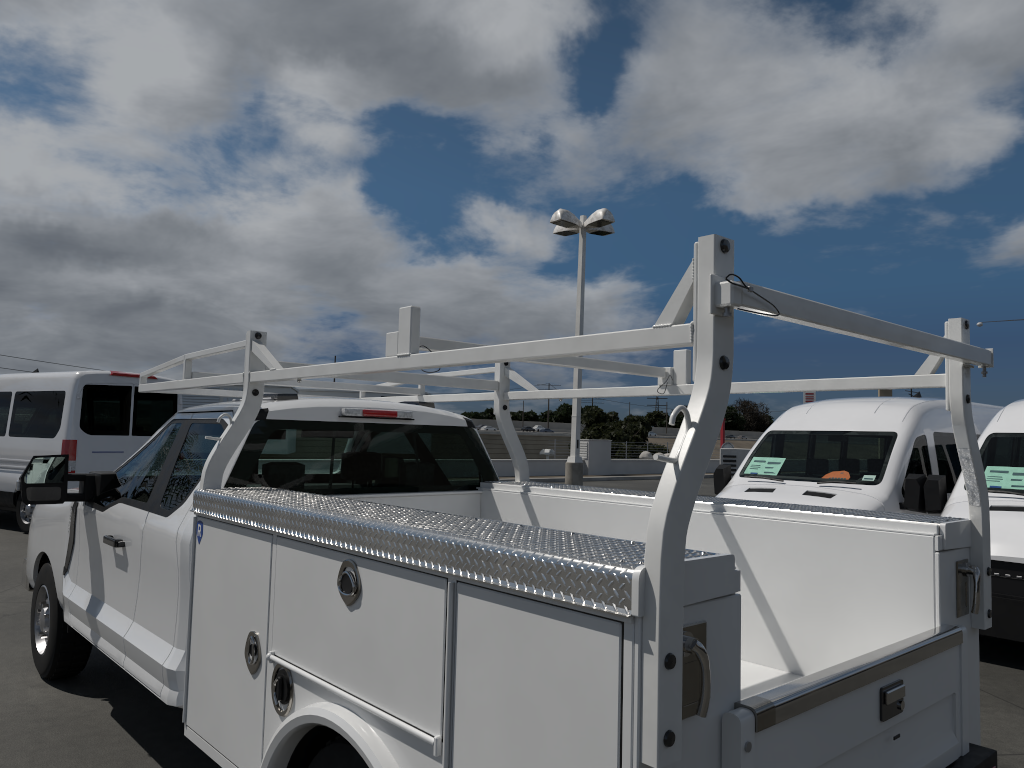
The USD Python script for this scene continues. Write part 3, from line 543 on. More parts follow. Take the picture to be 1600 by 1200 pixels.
        tx = meshkit.text_mesh('R', .048, .0008, True); v, f = arr(tx); b = v.min(0), v.max(0); v = v-(b[0]+b[1])/2
        obj(st, 'sticker_letter', (np.column_stack([3.4125-v[:, 0], .9872+v[:, 2], 1.318+v[:, 1]]), f), M['white'])
    # lid of tread plate: cross-section profile (y, z), from the inner edge over the top and down the outside
    prof = [(.652, 1.456), (.652, 1.488), (.656, 1.493)]
    for a in np.linspace(PI/2, 0, 7): prof.append((.967+.026*math.cos(a), 1.467+.026*math.sin(a)))
    prof += [(.993, 1.408), (.998, 1.400), (1.006, 1.398)]
    prof = np.array(prof)
    inner = prof+np.array([0, 0]); 
    dn = np.gradient(prof, axis=0); nn = np.column_stack([-dn[:, 1], dn[:, 0]]); nn /= np.linalg.norm(nn, axis=1, keepdims=True)
    inner = prof-.0035*nn
    ring = np.vstack([prof, inner[::-1]])
    lid = obj(T, 'lid', my(prism('x', ring, 1.022, 3.492), s), M['plate'], 30)
    obj(lid, 'lid_inner_lip', my(box(1.024, 3.49, .636, .6515, 1.456, 1.4905, .003), s), M['body'])
    obj(lid, 'lid_inner_lip', my(box(1.024, 3.49, .6085, .650, 1.4545, 1.462, .002), s), M['body'])
    seg = np.linalg.norm(np.diff(prof, axis=0), axis=1); cum = np.concatenate([[0], np.cumsum(seg)])
    def at_s(q):
        i = int(np.clip(np.searchsorted(cum, q)-1, 0, len(seg)-1)); t = (q-cum[i])/seg[i]
        p = prof[i]*(1-t)+prof[i+1]*t; n = nn[i]*(1-t)+nn[i+1]*t; return p, n/np.linalg.norm(n)
    V, F = [], []
    PX, PS = .0305, .0305
    row = 0; q = .055
    while q < cum[-1]-.004:
        xx = 1.035+(PX/2 if row % 2 else 0); k = 0
        while xx < 3.485:
            ang = PI/4*(1 if (row % 2) else -1)+RNG.normal(0, .03); hj = RNG.uniform(.75, 1.2)
            ca, sa = math.cos(ang), math.sin(ang); base = len(V)
            hl, hw, hh = .0128, .0038, .0014
            pts = [(-hl, 0, 0), (-hl*.5, hw, 0), (hl*.5, hw, 0), (hl, 0, 0), (hl*.5, -hw, 0), (-hl*.5, -hw, 0), (-hl*.55, 0, hh), (hl*.55, 0, hh)]
            ok = True
            for a, b, h in pts:
                u, w = xx+a*ca-b*sa, q+a*sa+b*ca
                w = min(max(w, .045), cum[-1]-.001)
                p, n = at_s(w); k_ = (1.35 if w < .34 else 1.0)*hj; V.append((u, p[0]+n[0]*(h*k_+.0001), p[1]+n[1]*(h*k_+.0001)))
            F += [tuple(base+i for i in t) for t in ((0, 6, 1), (1, 6, 7), (1, 7, 2), (2, 7, 3), (3, 7, 4), (4, 7, 6), (4, 6, 5), (5, 6, 0))]
            xx += PX; k += 1
        row += 1; q += PS/2
    V = np.array(V); F = np.array(F)
    if s < 0: V[:, 1] *= -1; F = F[:, ::-1]
    t0 = V[F[0]]; nrm = np.cross(t0[1]-t0[0], t0[2]-t0[0])
    if nrm[2] < 0: F = F[:, ::-1]
    obj(lid, 'tread_lug', (V, F), M['alu'], False, kind='stuff')
    rv = [cyl('z', (xx, s*yy), .0085, 1.492, 1.4975, 12, .004) for xx in np.arange(1.06, 3.45, .21) for yy in (.69,)]+[cyl('z', (1.05, s*yy), .0085, 1.492, 1.4975, 12, .004) for yy in (.80, .93)]+[cyl('z', (1.09, s*.945), .0085, 1.492, 1.4975, 12, .004)]
    [obj(lid, 'rivet', g, M['chrome'], 30) for g in rv]
    cap = prism('x', [(.6095, 1.405), (1.000, 1.405), (1.000, 1.478), (.978, 1.4965), (.660, 1.4965), (.645, 1.485), (.645, 1.46), (.6095, 1.4575)], 1.004, 1.0215)
    cap = prism('x', rpoly([(.648, 1.408), (.9965, 1.398), (.9965, 1.4965), (.648, 1.4965)], [.004, .004, .028, .012]), 1.004, 1.0215)
    obj(T, 'lid_end_cap', my(cap, s), M['body'], 30)
    obj(T, 'rear_panel', my(box(1.010, 1.0245, .6085, .984, .44, 1.40, .003), s), M['body'], 30)
    obj(T, 'lid_fillet_strip', my(box(1.012, 1.0235, .609, .646, 1.405, 1.456, .002), s), M['body'], 30)
    # T handle lock on the rear face
    zc = 1.262; yq = .800
    pl = obj(T, 'rear_lock_plate', my(box(1.0035, 1.0098, .757, .866, zc-.098, zc+.098, .003)-box(1.0, 1.006, .785, .845, zc-.07, zc+.02, .004), s), M['dark_chrome'])
    obj(pl, 'lock_barrel', my(cyl('x', (.842, zc+.062), .017, .975, 1.004, 20)+cyl('x', (.842, zc+.062), .026, .996, 1.004, 24), s), M['chrome'])
    hp = curve([(.978, .846, zc+.066), (.970, .836, zc+.055), (.965, .825, zc+.030), (.964, .819, zc-.005), (.966, .819, zc-.045), (.973, .823, zc-.082)], 7)
    hd = man(*tube(hp, np.interp(np.linspace(0, 1, len(hp)), [0, .3, .5, 1], [.013, .0125, .0095, .0115]), 12))
    obj(pl, 'lock_handle', my(hd, s), M['chrome'], 40)
obj(T, 'bed_floor', box(1.0, 3.44, -.607, .607, .845, FL, .003), M['body'])
obj(T, 'bed_floor_lip', box(1.0, 1.03, -.60, .60, FL+.001, FL+.012, .004), M['body'])
obj(T, 'bulkhead', box(3.44, XF, -.607, .607, .45, 1.432, .004)+box(3.425, XF+.005, -.607, .607, 1.4325, 1.447, .003), M['body'])
# tailgate
tg = box(.962, 1.000, -.692, .692, .72, 1.132, .006)
tg = tg-box(.94, .972, -.600, .600, .74, .955, .010)
tg = tg+m3.Manifold.hull_points(np.array([(x, y, z) for y in (-.585, .585) for x, z in ((.975, .75), (.952, .75), (.950, .80), (.975, .845))]))
G = obj(T, 'tailgate', tg, M['body'], 30)
en = rpoly([(.956, .74), (1.004, .74), (1.004, 1.155), (.956, 1.155)], [.004, .004, .03, .03], 6)
for s in (1, -1): obj(G, 'tailgate_end', prism('y', en, *sorted((s*.640, s*.697))), M['body'], 30)
capp = rpoly([(.950, 1.085), (1.000, 1.128), (1.000, 1.158), (.950, 1.158)], [.002, .002, .008, .020], 6)
capp = rpoly([(.951, 1.108), (.9615, 1.108), (.9615, 1.1335), (1.012, 1.1335), (1.012, 1.1605), (.951, 1.1605)], [.002, .001, .002, .002, .010, .022], 8)
obj(G, 'tailgate_cap', prism('y', capp, -.6385, .56), M['chrome'], 30)
obj(G, 'blue_cap_end', prism('y', capp, .5602, .6385), M['dark_chrome'], 30)
ph = obj(G, 'tailgate_handle', prism('x', rpoly([(-.165, .985), (-.020, .985), (-.020, 1.078), (-.165, 1.078)], .012), .955, .9625), M['gloss_black'], 30)
obj(ph, 'handle_paddle', box(.946, .9552, -.158, -.035, 1.030, 1.066, .003), M['chrome'])
obj(ph, 'lock_barrel', cyl('x', (-.145, 1.008), .0135, .949, .956, 20), M['chrome'])
tx = meshkit.text_mesh('R', .022, .001, True); v, f = arr(tx)
obj(G, 'marker_plug', cyl('x', (.672, 1.085), .011, .951, .957, 16), M['steel'])
obj(G, 'license_bracket', box(.947, .9505, -.12, -.08, .925, .935, .001), M['frit'])
BP = obj(T, 'rear_bumper', box(.90, 1.02, -.80, .80, .56, .742, .012), M['black'])
for s in (1, -1): obj(BP, 'tail_lamp', box(.896, .902, *sorted((s*.58, s*.76)), .60, .70, .002), M['red'])
# ------------------------------------------------------------------ ladder rack
def post_path():
    z = np.concatenate([[1.112, 1.30, 1.50], np.linspace(1.54, 1.905, 15), [1.95, 2.211]])
    t = np.clip((z-1.54)/(1.905-1.54), 0, 1); t = .55*t*t*(3-2*t)+.45*t
    return np.column_stack([.938-(.938-.757)*t, z])
def smooth_path(p, n=3):
    for _ in range(n):
        q = p.copy(); q[2:-2] = .25*p[1:-3]+.5*p[2:-2]+.25*p[3:-1]; p = q
    return p
def post(x0, x1, s, zb=1.112):
    c = smooth_path(post_path()); c = c[c[:, 1] >= zb] if zb < 1.2 else np.vstack([[.938, zb], c[c[:, 1] > zb+.01]])
    t = np.gradient(c, axis=0); t /= np.linalg.norm(t, axis=1, keepdims=True); n = np.column_stack([t[:, 1], -t[:, 0]])
    wdt = .04
    return my(prism('x', np.vstack([c+wdt*n, (c-wdt*n)[::-1]]), x0, x1), s)
def soft(g): return g
def bolt(y, z, xa, xb, r=.0165):
    """round black heads on both faces of the post"""
    prof = [(r, 0), (r*.98, .003), (r*.85, .0065), (0.0005, .008)]
    a = trimesh.creation.revolve(np.array([(0.0005, 0)]+prof), sections=20)
    v, f = arr(a); A = np.column_stack([xa-v[:, 2], y+v[:, 0], z+v[:, 1]]); B = np.column_stack([xb+v[:, 2], y-v[:, 0], z+v[:, 1]])
    return (A, f), (B, f)
def rounded_post(x0, x1, s, zb):
    # edge radius of a formed tube: hull of slightly offset slices
    e = .004
    a = post(x0+e, x1-e, s, zb)
    c = smooth_path(post_path()); c = c[c[:, 1] >= zb] if zb < 1.2 else np.vstack([[.938, zb], c[c[:, 1] > zb+.01]])
    t = np.gradient(c, axis=0); t /= np.linalg.norm(t, axis=1, keepdims=True); n = np.column_stack([t[:, 1], -t[:, 0]])
    N = 4; V, F = [], []
    prof = []
    for (cx_, cy_, a0) in ((x1-e, .04-e, 0), (x0+e, .04-e, PI/2), (x0+e, -.04+e, PI), (x1-e, -.04+e, 1.5*PI)):
        for k in range(N+1):
            q = a0+PI/2*k/N; prof.append((cx_+e*math.cos(q), cy_+e*math.sin(q)))
    m = len(prof)
    for i in range(len(c)):
        for px, pw in prof: V.append((px, s*(c[i, 0]+n[i, 0]*pw), c[i, 1]+n[i, 1]*pw))
    for i in range(len(c)-1):
        for k in range(m):
            k2 = (k+1) % m; F += [(i*m+k, i*m+k2, (i+1)*m+k2), (i*m+k, (i+1)*m+k2, (i+1)*m+k)]
    V.append((np.mean([x0, x1]), s*c[0, 0], c[0, 1])); V.append((np.mean([x0, x1]), s*c[-1, 0], c[-1, 1])); e0 = len(V)-2
    for k in range(m):
        k2 = (k+1) % m; F += [(e0, k2, k), (e0+1, (len(c)-1)*m+k, (len(c)-1)*m+k2)]
    g = man(V, F)
    if g.volume() < 0: g = man(V, np.array(F)[:, ::-1])
    return g
for s in (1, -1):
    for (xa, xb, front) in ((.965, 1.010, False), (3.430, 3.475, True)):
        P = obj(T, 'rack_post', rounded_post(xa, xb, s, 1.112 if not front else 1.45), M['rack'], 30)
        obj(P, 'rack_plate', box(xb+.0005, xb+.014, *sorted((s*.722, s*.795)), 1.885, 2.203, .004), M['rack'])
        for z in (2.19, 1.928): [obj(P, 'bolt_head', g, M['gloss_black'], 40) for g in bolt(s*.760, z, xa, xb+.014)]
        if not front:
            for z in (1.313, 1.163): [obj(P, 'bolt_head', g, M['gloss_black'], 40) for g in bolt(s*.945, z, xa, xb)[:1]]
            gx0, gx1 = xb+.014, xb+.105
            gu = prism('y', [(gx0, 2.168), (gx0, 2.118), (gx1-.03, 2.0195), (gx1+.022, 2.0195)], *sorted((s*.748, s*.790)))
            obj(P, 'gusset', gu, M['rack'])
        else:
            gu = prism('y', [(xa-.001, 2.168), (xa-.001, 2.118), (3.215, 2.0195), (3.165, 2.0195)], *sorted((s*.748, s*.790)))
            obj(P, 'gusset', gu, M['rack'])
        if s > 0:                                               # rope hook on the outer face
            X = (xa+xb)/2
            hk = curve([(X, .916, 1.787), (X, .909, 1.806), (X, .886, 1.823), (X, .864, 1.812), (X, .856, 1.780), (X, .868, 1.755), (X, .890, 1.722), (X, .905, 1.712), (X, .945, 1.716), (X, .968, 1.719)], 6)
            obj(P, 'rope_hook', tube(hk, .0062, 12), M['rack'], 50)
    obj(T, 'rack_rail', box(1.025, 3.4295, *sorted((s*.745, s*.793)), 1.972, 2.019, .0035), M['rack'])
    Fm = obj(T, 'cab_guard_rail', box(3.490, 5.070, *sorted((s*.747, s*.793)), 1.972, 2.019, .0035), M['rack'])
    obj(Fm, 'guard_upright', box(5.046, 5.0695, *sorted((s*.752, s*.790)), 2.0192, 2.078, .003), M['rack'])
    obj(Fm, 'guard_upright', box(4.283, 4.312, *sorted((s*.752, s*.790)), 2.0192, 2.128, .003), M['rack'])
    obj(Fm, 'guard_top_bar', bar((5.070, s*.771, 2.076), (4.298, s*.771, 2.142), .036, .030), M['rack'])
    obj(Fm, 'guard_top_bar', bar((4.2975, s*.771, 2.1425), (3.490, s*.771, 2.158), .036, .030), M['rack'])
obj(T, 'crossbar', box(5.025, 5.066, -.7465, .7465, 1.974, 2.016, .004), M['rack'])
obj(T, 'crossbar', box(4.275, 4.318, -.750, .750, 2.022, 2.066, .004), M['rack'])
obj(T, 'crossbar', box(3.437, 3.469, -.716, .716, 2.025, 2.083, .004), M['rack'])
cb = obj(T, 'crossbar', box(2.245, 2.285, -.73, .735, 2.054, 2.100, .004), M['rack'])
for s in (1, -1):
    obj(cb, 'crossbar_upright', box(2.145, 2.222, *sorted((s*.752, s*.792)), 2.0193, 2.184, .004), M['rack'])
    obj(cb, 'crossbar_bracket', box(2.2225, 2.30, *sorted((s*.736, s*.790)), 2.0193, 2.104, .003), M['rack'])
    obj(cb, 'pin_cable', tube(curve([(2.21, s*.735, 2.04), (2.20, s*.70, 2.06), (2.19, s*.66, 2.03), (2.21, s*.62, 1.985), (2.22, s*.68, 1.975), (2.235, s*.728, 2.03)], 8), .0018, 6), M['gloss_black'])
    obj(T, 'rail_pin', m3.Manifold.sphere(.010, 12).translate([2.98, s*.77, 1.966]), M['chrome'])
rb = obj(T, 'removable_crossbar', box(.917, .957, -.862, .765, 2.050, 2.106, .004), M['rack'])
for s in (1, -1):
    if s > 0:
        obj(rb, 'bar_bracket', box(.9145, .9645, .766, .806, 2.046, 2.100, .005)+box(.9585, .9648, .760, .818, 2.030, 2.118, .002), M['rack'])
        obj(rb, 'bracket_pin', cyl('z', (.94, .786), .006, 2.028, 2.046, 12)+cyl('z', (.94, .786), .010, 2.026, 2.033, 12), M['steel'])
    else:
        obj(rb, 'bar_end_plate', box(.913, .962, -.868, -.8625, 2.045, 2.113, .001), M['rack'])
        obj(rb, 'bracket_pin', cyl('z', (.938, -.850), .006, 2.010, 2.048, 12)+cyl('z', (.938, -.850), .010, 2.022, 2.030, 12), M['steel'])
        obj(rb, 'bar_bracket', box(.9585, .9648, -.812, -.70, 2.040, 2.0495, .001), M['rack'])
cab_ = curve([(.913, .835, 2.098), (.908, .822, 2.108), (.905, .796, 2.105), (.904, .771, 2.090), (.905, .735, 2.082), (.907, .706, 2.077), (.909, .652, 2.066), (.910, .622, 2.052), (.910, .632, 2.044), (.911, .68, 2.041), (.912, .73, 2.040), (.914, .785, 2.040)], 7)
obj(rb, 'pin_cable', tube(cab_, .0020, 7), M['gloss_black'], 60)
obj(rb, 'pin_cable', tube(curve([(.913, .835, 2.098), (.907, .82, 2.090), (.905, .79, 2.088), (.904, .755, 2.086)], 7), .0020, 7), M['gloss_black'], 60)
obj(rb, 'cable_clip', box(.900, .908, .745, .760, 2.080, 2.092, .002), M['steel'])
def weld(parent, pts, r=.0035):
    p = curve(pts, 10); n = len(p); rr = r*(1+.25*np.sin(np.arange(n)*2.1))
    obj(parent, 'weld_bead', tube(p, rr, 7), M['rack'], 60)
for s in (1, -1):
    for x in (1.0255, 3.4285, 3.4905): weld(T, [(x, s*.794, 1.974), (x, s*.794, 1.996), (x, s*.794, 2.018), (x, s*.770, 2.020), (x, s*.746, 2.020)])
    for x in (2.145, 2.222): weld(T, [(x, s*.753, 2.020), (x, s*.772, 2.020), (x, s*.791, 2.020)])
    weld(T, [(2.146, s*.7925, 2.020), (2.18, s*.793, 2.020), (2.221, s*.7925, 2.020)])
    for x0, x1 in ((1.085, 1.137), (3.163, 3.218)): weld(T, [(x0, s*.7905, 2.020), ((x0+x1)/2, s*.791, 2.020), (x1, s*.7905, 2.020)])
    for x in (4.283, 4.312): weld(T, [(x, s*.752, 2.020), (x, s*.77, 2.020), (x, s*.789, 2.020)], .003)
    weld(T, [(1.0245, s*.791, 2.166), (1.0245, s*.791, 2.14), (1.0245, s*.791, 2.118)], .003)
# crinkled protective film left on the right rear post
c = smooth_path(post_path()); c = c[(c[:, 1] > 1.56) & (c[:, 1] < 1.78)]
V, F = [], []
for i, (y, z) in enumerate(c):
    t = c[min(i+1, len(c)-1)]-c[max(i-1, 0)]; t = t/np.linalg.norm(t); n = np.array([t[1], -t[0]])
    for k, xx in enumerate(np.linspace(.969, 1.006, 5)):
        o = -.0415-.0006*math.sin(i*2.1+k*1.7); V.append((xx, -(y+n[0]*o), z+n[1]*o))
for i in range(len(c)-1):
    for k in range(4): F.append((i*5+k, i*5+k+1, (i+1)*5+k+1, (i+1)*5+k))
obj(T, 'protective_film', (V, F), M['film'], True)
# ------------------------------------------------------------------ passenger vans (x from the tail to the nose)
def van_tab():
    b = [(.90, .34), (.98, .42), (1.02, .62), (1.034, .80), (1.004, .97), (1.026, 1.10), (1.02, 1.30)]
    sc = lambda s: [(w*s, z) for w, z in b]
    def st(x, p):                                              # nose stations are given with five lower lines: two more between them
        mid = lambda u, v: ((u[0]+v[0])/2, (u[1]+v[1])/2)
        return (x, p[:3]+[mid(p[2], p[3]), p[3], mid(p[3], p[4]), p[4]]+p[5:])
    return [
     (0.0, sc(.962)+[(.92, 2.035), (.88, 2.28), (.80, 2.375), (.41, 2.42), (0, 2.43)]),
     (0.04, sc(.988)+[(.944, 2.045), (.905, 2.30), (.83, 2.405), (.42, 2.45), (0, 2.46)]),
     (0.10, sc(1.0)+[(.955, 2.05), (.92, 2.31), (.845, 2.42), (.42, 2.465), (0, 2.475)]),
     (2.2, sc(1.0)+[(.955, 2.05), (.915, 2.31), (.835, 2.42), (.42, 2.465), (0, 2.475)]),
     (3.0, sc(1.0)+[(.94, 2.02), (.87, 2.28), (.75, 2.39), (.40, 2.44), (0, 2.45)]),
     (3.6, sc(1.0)+[(.935, 1.98), (.86, 2.20), (.74, 2.30), (.40, 2.345), (0, 2.355)]),
     (4.0, sc(1.0)+[(.935, 1.86), (.865, 2.01), (.75, 2.06), (.40, 2.095), (0, 2.105)]),
     (4.4, sc(1.0)+[(.96, 1.58), (.89, 1.70), (.76, 1.74), (.40, 1.775), (0, 1.785)]),
     st(4.78, [(.90, .34), (.98, .42), (1.01, .62), (1.02, .92), (1.0, 1.15), (.965, 1.29), (.90, 1.345), (.76, 1.385), (.38, 1.425), (0, 1.435)]),
     st(4.92, [(.90, .32), (.98, .42), (1.01, .62), (1.01, .90), (.985, 1.10), (.95, 1.22), (.89, 1.27), (.76, 1.31), (.38, 1.345), (0, 1.355)]),
     st(5.25, [(.88, .28), (.96, .40), (.985, .6), (.98, .82), (.95, .98), (.91, 1.08), (.85, 1.13), (.72, 1.175), (.37, 1.205), (0, 1.215)]),
     st(5.46, [(.82, .25), (.88, .38), (.90, .58), (.89, .74), (.865, .86), (.82, .95), (.75, .99), (.62, 1.02), (.33, 1.045), (0, 1.05)]),
     st(5.56, [(.74, .25), (.79, .38), (.80, .55), (.79, .68), (.76, .78), (.71, .85), (.64, .88), (.52, .90), (.28, .92), (0, .925)])]
VL = {}
for i in (0, .004, .0075, .010, .013, .03, .045, .055): VL[i] = loft(van_tab(), .10, 2, i)
def van(name, label, org, rotz, scale, group, windows=True, stickers=0, zw=0.0):
    t = thing(name, label, 'van', org, rotz, group, scale)
    P = []
    rear_win = rpoly([(.84, 1.46+zw), (.82, 2.10+zw), (.02, 2.13+zw), (.02, 1.36+zw), (.70, 1.36+zw)], [.06, .08, .02, .02, .10])
    rwl = cs([(y, z) for y, z in rear_win]); rwr = cs([(-y, z) for y, z in rear_win])
    wscr = rpoly([(-.85, 1.405), (.85, 1.405), (.835, 1.65), (.795, 1.985), (-.795, 1.985), (-.835, 1.65)], .07, 5)
    front_side = rpoly([(3.70, 1.27), (4.55, 1.27), (4.56, 1.36), (4.05, 1.86), (3.95, 1.93), (3.72, 1.97)], .06)
    wins = [front_side]
    for a, b in ((2.72, 3.52), (1.72, 2.64), (.22, 1.64)): wins.append(rpoly([(a+(.12 if a < 1 else 0), 1.30+zw), (b, 1.30+zw), (b, 2.0+zw), (a, 2.0+zw), (a, 1.45+zw)], .06))
    if not windows: wins = wins[:3]
    cut = prism('x', rwl, -.3, .4)+prism('x', rwr, -.3, .4)+prism('x', wscr, 3.85, 5.6)
    for w in wins: cut = cut+side_pair(w, .6, 1.3)
    archs = m3.Manifold()
    for x in (.98, 4.62):
        for s in (1, -1): archs = archs+cyl('y', (x, .36), .43, *sorted((s*.66, s*1.3)), 40)
    sh = (VL[0]-VL[.03])-cut-archs
    # shut lines: shallow grooves in the panels
    gr = m3.Manifold()
    def groove(poly, wdt=.006, axis='y'):
        g = cs(poly).offset(wdt/2, m3.JoinType.Round, 2, 8)-cs(poly).offset(-wdt/2, m3.JoinType.Round, 2, 8)
        return prism('y', g, .55, 1.3)+prism('y', g, -1.3, -.55) if axis == 'y' else prism('x', g, -.3, .2)
    gr = gr+groove(rpoly([(3.62, .48), (4.18, .48), (4.22, .8), (4.66, 1.2), (4.66, 1.40), (4.10, 1.94), (3.98, 2.02), (3.62, 2.06)], .05))
    gr = gr+groove(rpoly([(2.30, .48), (3.57, .48), (3.57, 2.08), (2.30, 2.08)], .05))
    gr = gr+groove(rpoly([(-.005, .5), (.92, .5), (.93, 1.3), (.86, 2.12), (.78, 2.24), (-.005, 2.30)], .05), axis='x')+groove(rpoly([(.0, .5), (-.92, .5), (-.93, 1.3), (-.86, 2.12), (-.78, 2.24), (.0, 2.30)], .05), axis='x')
    for y in (-.42, .42): gr = gr+box(1.6, 3.9, y-.006, y+.006, 2.2, 2.7)
    for s in (1, -1): gr = gr+prism('x', [(s*.80, 1.0), (s*.795, 1.0), (s*.745, 2.6), (s*.755, 2.6)], .05, 3.98)-box(0, 5, -2, 2, 0, 2.1)
    gr = gr+box(4.905, 4.915, -.97, .97, 1.0, 1.5)
    sh = sh-(gr-VL[.013])
    # crease along the side
    vent = []
    for a, b in ((.18, .52), (-.52, -.18)): vent.append(prism('z', rpoly([(4.99, a), (4.99, b), (5.11, b-.02*np.sign(b)), (5.11, a)], .01), 1.0, 1.5))
    vv = vent[0]+vent[1]
    sh = sh-(vv-VL[.013])
    grille_cut = prism('x', rpoly([(-.56, .56), (.56, .56), (.62, .70), (.60, .88), (-.60, .88), (-.62, .70)], .04), 5.3, 5.8)
    sh = sh-(grille_cut-VL[.03])
    low = box(-.2, 6, -2, 2, 0, .60)
    obj(t, 'body', sh-low, M['van'], 28)
    obj(t, 'lower_cladding', ((VL[0]-VL[.03])-archs)^low, M['black'], 30)
    obj(t, 'lining', (VL[.045]-VL[.055])-cut-archs-prism('x', [(-2, 0), (2, 0), (2, 1.25), (-2, 1.25)], 4.6, 7), M['inside'], 40)
    obj(t, 'bonnet_vent', ((VL[.010]-VL[.013])^vv), M['black'], 30)
    obj(t, 'windscreen_border', (VL[.0075]-VL[.010])^(prism('x', wscr, 3.85, 5.6)-prism('x', cs(wscr).offset(-.045, m3.JoinType.Round, 2, 12), 3.8, 5.7)), M['frit'], 30)
    obj(t, 'windscreen', (VL[.004]-VL[.0075])^prism('x', wscr, 3.85, 5.6), M['glass_clear'], 30)
    for s in (1, -1):
        for w in wins:
            fw = obj(t, 'window_border', half((VL[.0075]-VL[.010])^(side_pair(w, .6, 1.3)-side_pair(cs(w).offset(-.045, m3.JoinType.Round, 2, 12), .6, 1.3)), s), M['frit'], 30)
            obj(fw, 'window_pane', half((VL[.004]-VL[.0075])^side_pair(w, .6, 1.3), s), M['glass_side' if w is front_side else 'glass_dark'], 30)
        r = rwl if s > 0 else rwr
        rw = obj(t, 'rear_window', (VL[.004]-VL[.0075])^prism('x', r, -.3, .4), M['glass_dark'], 30)
        obj(rw, 'window_border', (VL[.0075]-VL[.010])^(prism('x', r, -.3, .4)-prism('x', r.offset(-.07, m3.JoinType.Round, 2, 12), -.3, .5)), M['frit'], 30)
        tl = obj(t, 'tail_lamp', (cyl('z', (.035, s*.955), .10, .92, 1.42, 24)^(VL[0].translate([-.012, 0, 0])+VL[0].translate([0, s*.006, 0]))), M['red'], 30)
        obj(tl, 'reversing_lens', (cyl('z', (.032, s*.955), .10, .98, 1.12, 24)^(VL[0].translate([-.016, 0, 0])+VL[0].translate([0, s*.009, 0]))), M['clear'], 30)
        for z in (2.06, 1.0, .62):
            obj(t, 'door_hinge', my(box(-.012, .05, .935, .995, z-.05, z+.05, .012).translate([0, -.085 if z > 1.5 else 0, 0])+cyl('z', (-.008, .945 if z < 1.5 else .862), .013, z-.04, z+.04, 10), s), M['van'])
        dx = .17
        mp = m3.Manifold.hull_points(np.array([(4.36+dx, s*y, z) for y, z in ((1.04, 1.16), (1.23, 1.14), (1.26, 1.45), (1.22, 1.54), (1.06, 1.54))]+[(4.50+dx, s*y, z) for y, z in ((1.06, 1.20), (1.20, 1.18), (1.22, 1.42), (1.18, 1.49), (1.08, 1.49))]))
        wm = obj(t, 'wing_mirror', mp+box(4.38+dx, 4.48+dx, *sorted((s*.94, s*1.08)), 1.17, 1.24, .01), M['black'], 30)
        obj(wm, 'mirror_glass', prism('x', [(s*1.06, 1.28), (s*1.23, 1.27), (s*1.235, 1.45), (s*1.20, 1.52), (s*1.07, 1.52)], 4.353+dx, 4.3595+dx), M['mirror'])
        hl = prism('x', [(s*.62, .80), (s*.88, .78), (s*.95, 1.02), (s*.92, 1.10), (s*.80, 1.06), (s*.64, .92)], 4.9, 5.8)^(VL[0].translate([.006, 0, 0])-VL[.013])
        obj(t, 'headlamp', hl, M['gloss_black'], 30)
        obj(t, 'wiper', tube([(5.0-.10, s*.20+.05, 1.40), (4.88, s*.45, 1.425), (4.86, s*.66, 1.42)], .012, 6), M['black'])
        for x in (.98, 4.62):
            wheel(t, x, s*.985, .36, .36, .22, s)
        for z0 in (1.06, .96):
            a = obj(t, 'side_crease', my(box(.35, 2.0, 1.027, 1.036, z0, z0+.035, .006), s), M['van'])
        obj(t, 'side_handle', my(box(3.66, 3.86, 1.02, 1.05, 1.10, 1.14, .01), s), M['black'])
    obj(t, 'rear_handle', box(-.03, -.002, -.16, -.02, 1.04, 1.08, .008), M['black']); obj(t, 'rear_badge', box(-.006, -.0005, .10, .62, 1.235, 1.250, .001), M['blue']); obj(t, 'roof_antenna', m3.Manifold.hull_points(np.array([(2.2, .28, 2.45), (2.45, .28, 2.45), (2.2, .34, 2.45), (2.45, .34, 2.45), (2.22, .31, 2.56)])), M['black'])
    obj(t, 'high_brake_lamp', m3.Manifold.hull_points(np.array([(-.02, -.42, 2.395), (-.02, .42, 2.395), (-.02, .36, 2.435), (-.02, -.36, 2.435), (.08, -.42, 2.40), (.08, .42, 2.40), (.08, .36, 2.47), (.08, -.36, 2.47)])), M['red'])
    obj(t, 'rear_bumper', box(-.11, .02, -.93, .93, .36, .58, .03), M['black'])
    obj(t, 'grille', grille_cut^(VL[.03]-VL[.045]), M['frit'], 30)
    for k in range(6): obj(t, 'grille_slat', box(5.49-.012*abs(k-3), 5.535-.012*abs(k-3), -.56, .56, .60+k*.046, .608+k*.046, .002), M['black'])
    for k in range(6):
        obj(t, 'grille_stud', cat(*[box(5.525-.012*abs(k-3), 5.538-.012*abs(k-3), -.54+q*.083+.03*(k % 2), -.50+q*.083+.03*(k % 2), .612+k*.046, .630+k*.046, .003) for q in range(13)]), M['steel'], kind='stuff')
    obj(t, 'front_bumper', (VL[0].translate([.05, 0, 0])-VL[.013].translate([.04, 0, 0]))^box(5.2, 5.8, -.9, .9, .25, .58), M['black'], 30)
    obj(t, 'underbody', box(.3, 5.2, -.62, .62, .22, .45, .04), M['frit'])
    obj(t, 'floor', box(.1, 4.5, -.9, .9, .56, .60), M['inside'])
    obj(t, 'dashboard', m3.Manifold.hull_points(np.array([(x, y, z) for x, z in ((4.15, .9), (4.15, 1.25), (4.35, 1.36), (4.80, 1.33), (4.85, .9)) for y in (-.88, .88)])), M['inside'], 30)
    obj(t, 'steering_wheel', tube([(4.02+.09*math.sin(a), .45+.19*math.cos(a), 1.28+.17*math.sin(a)) for a in np.linspace(0, 2*PI, 25)], .016, 8), M['inside'])
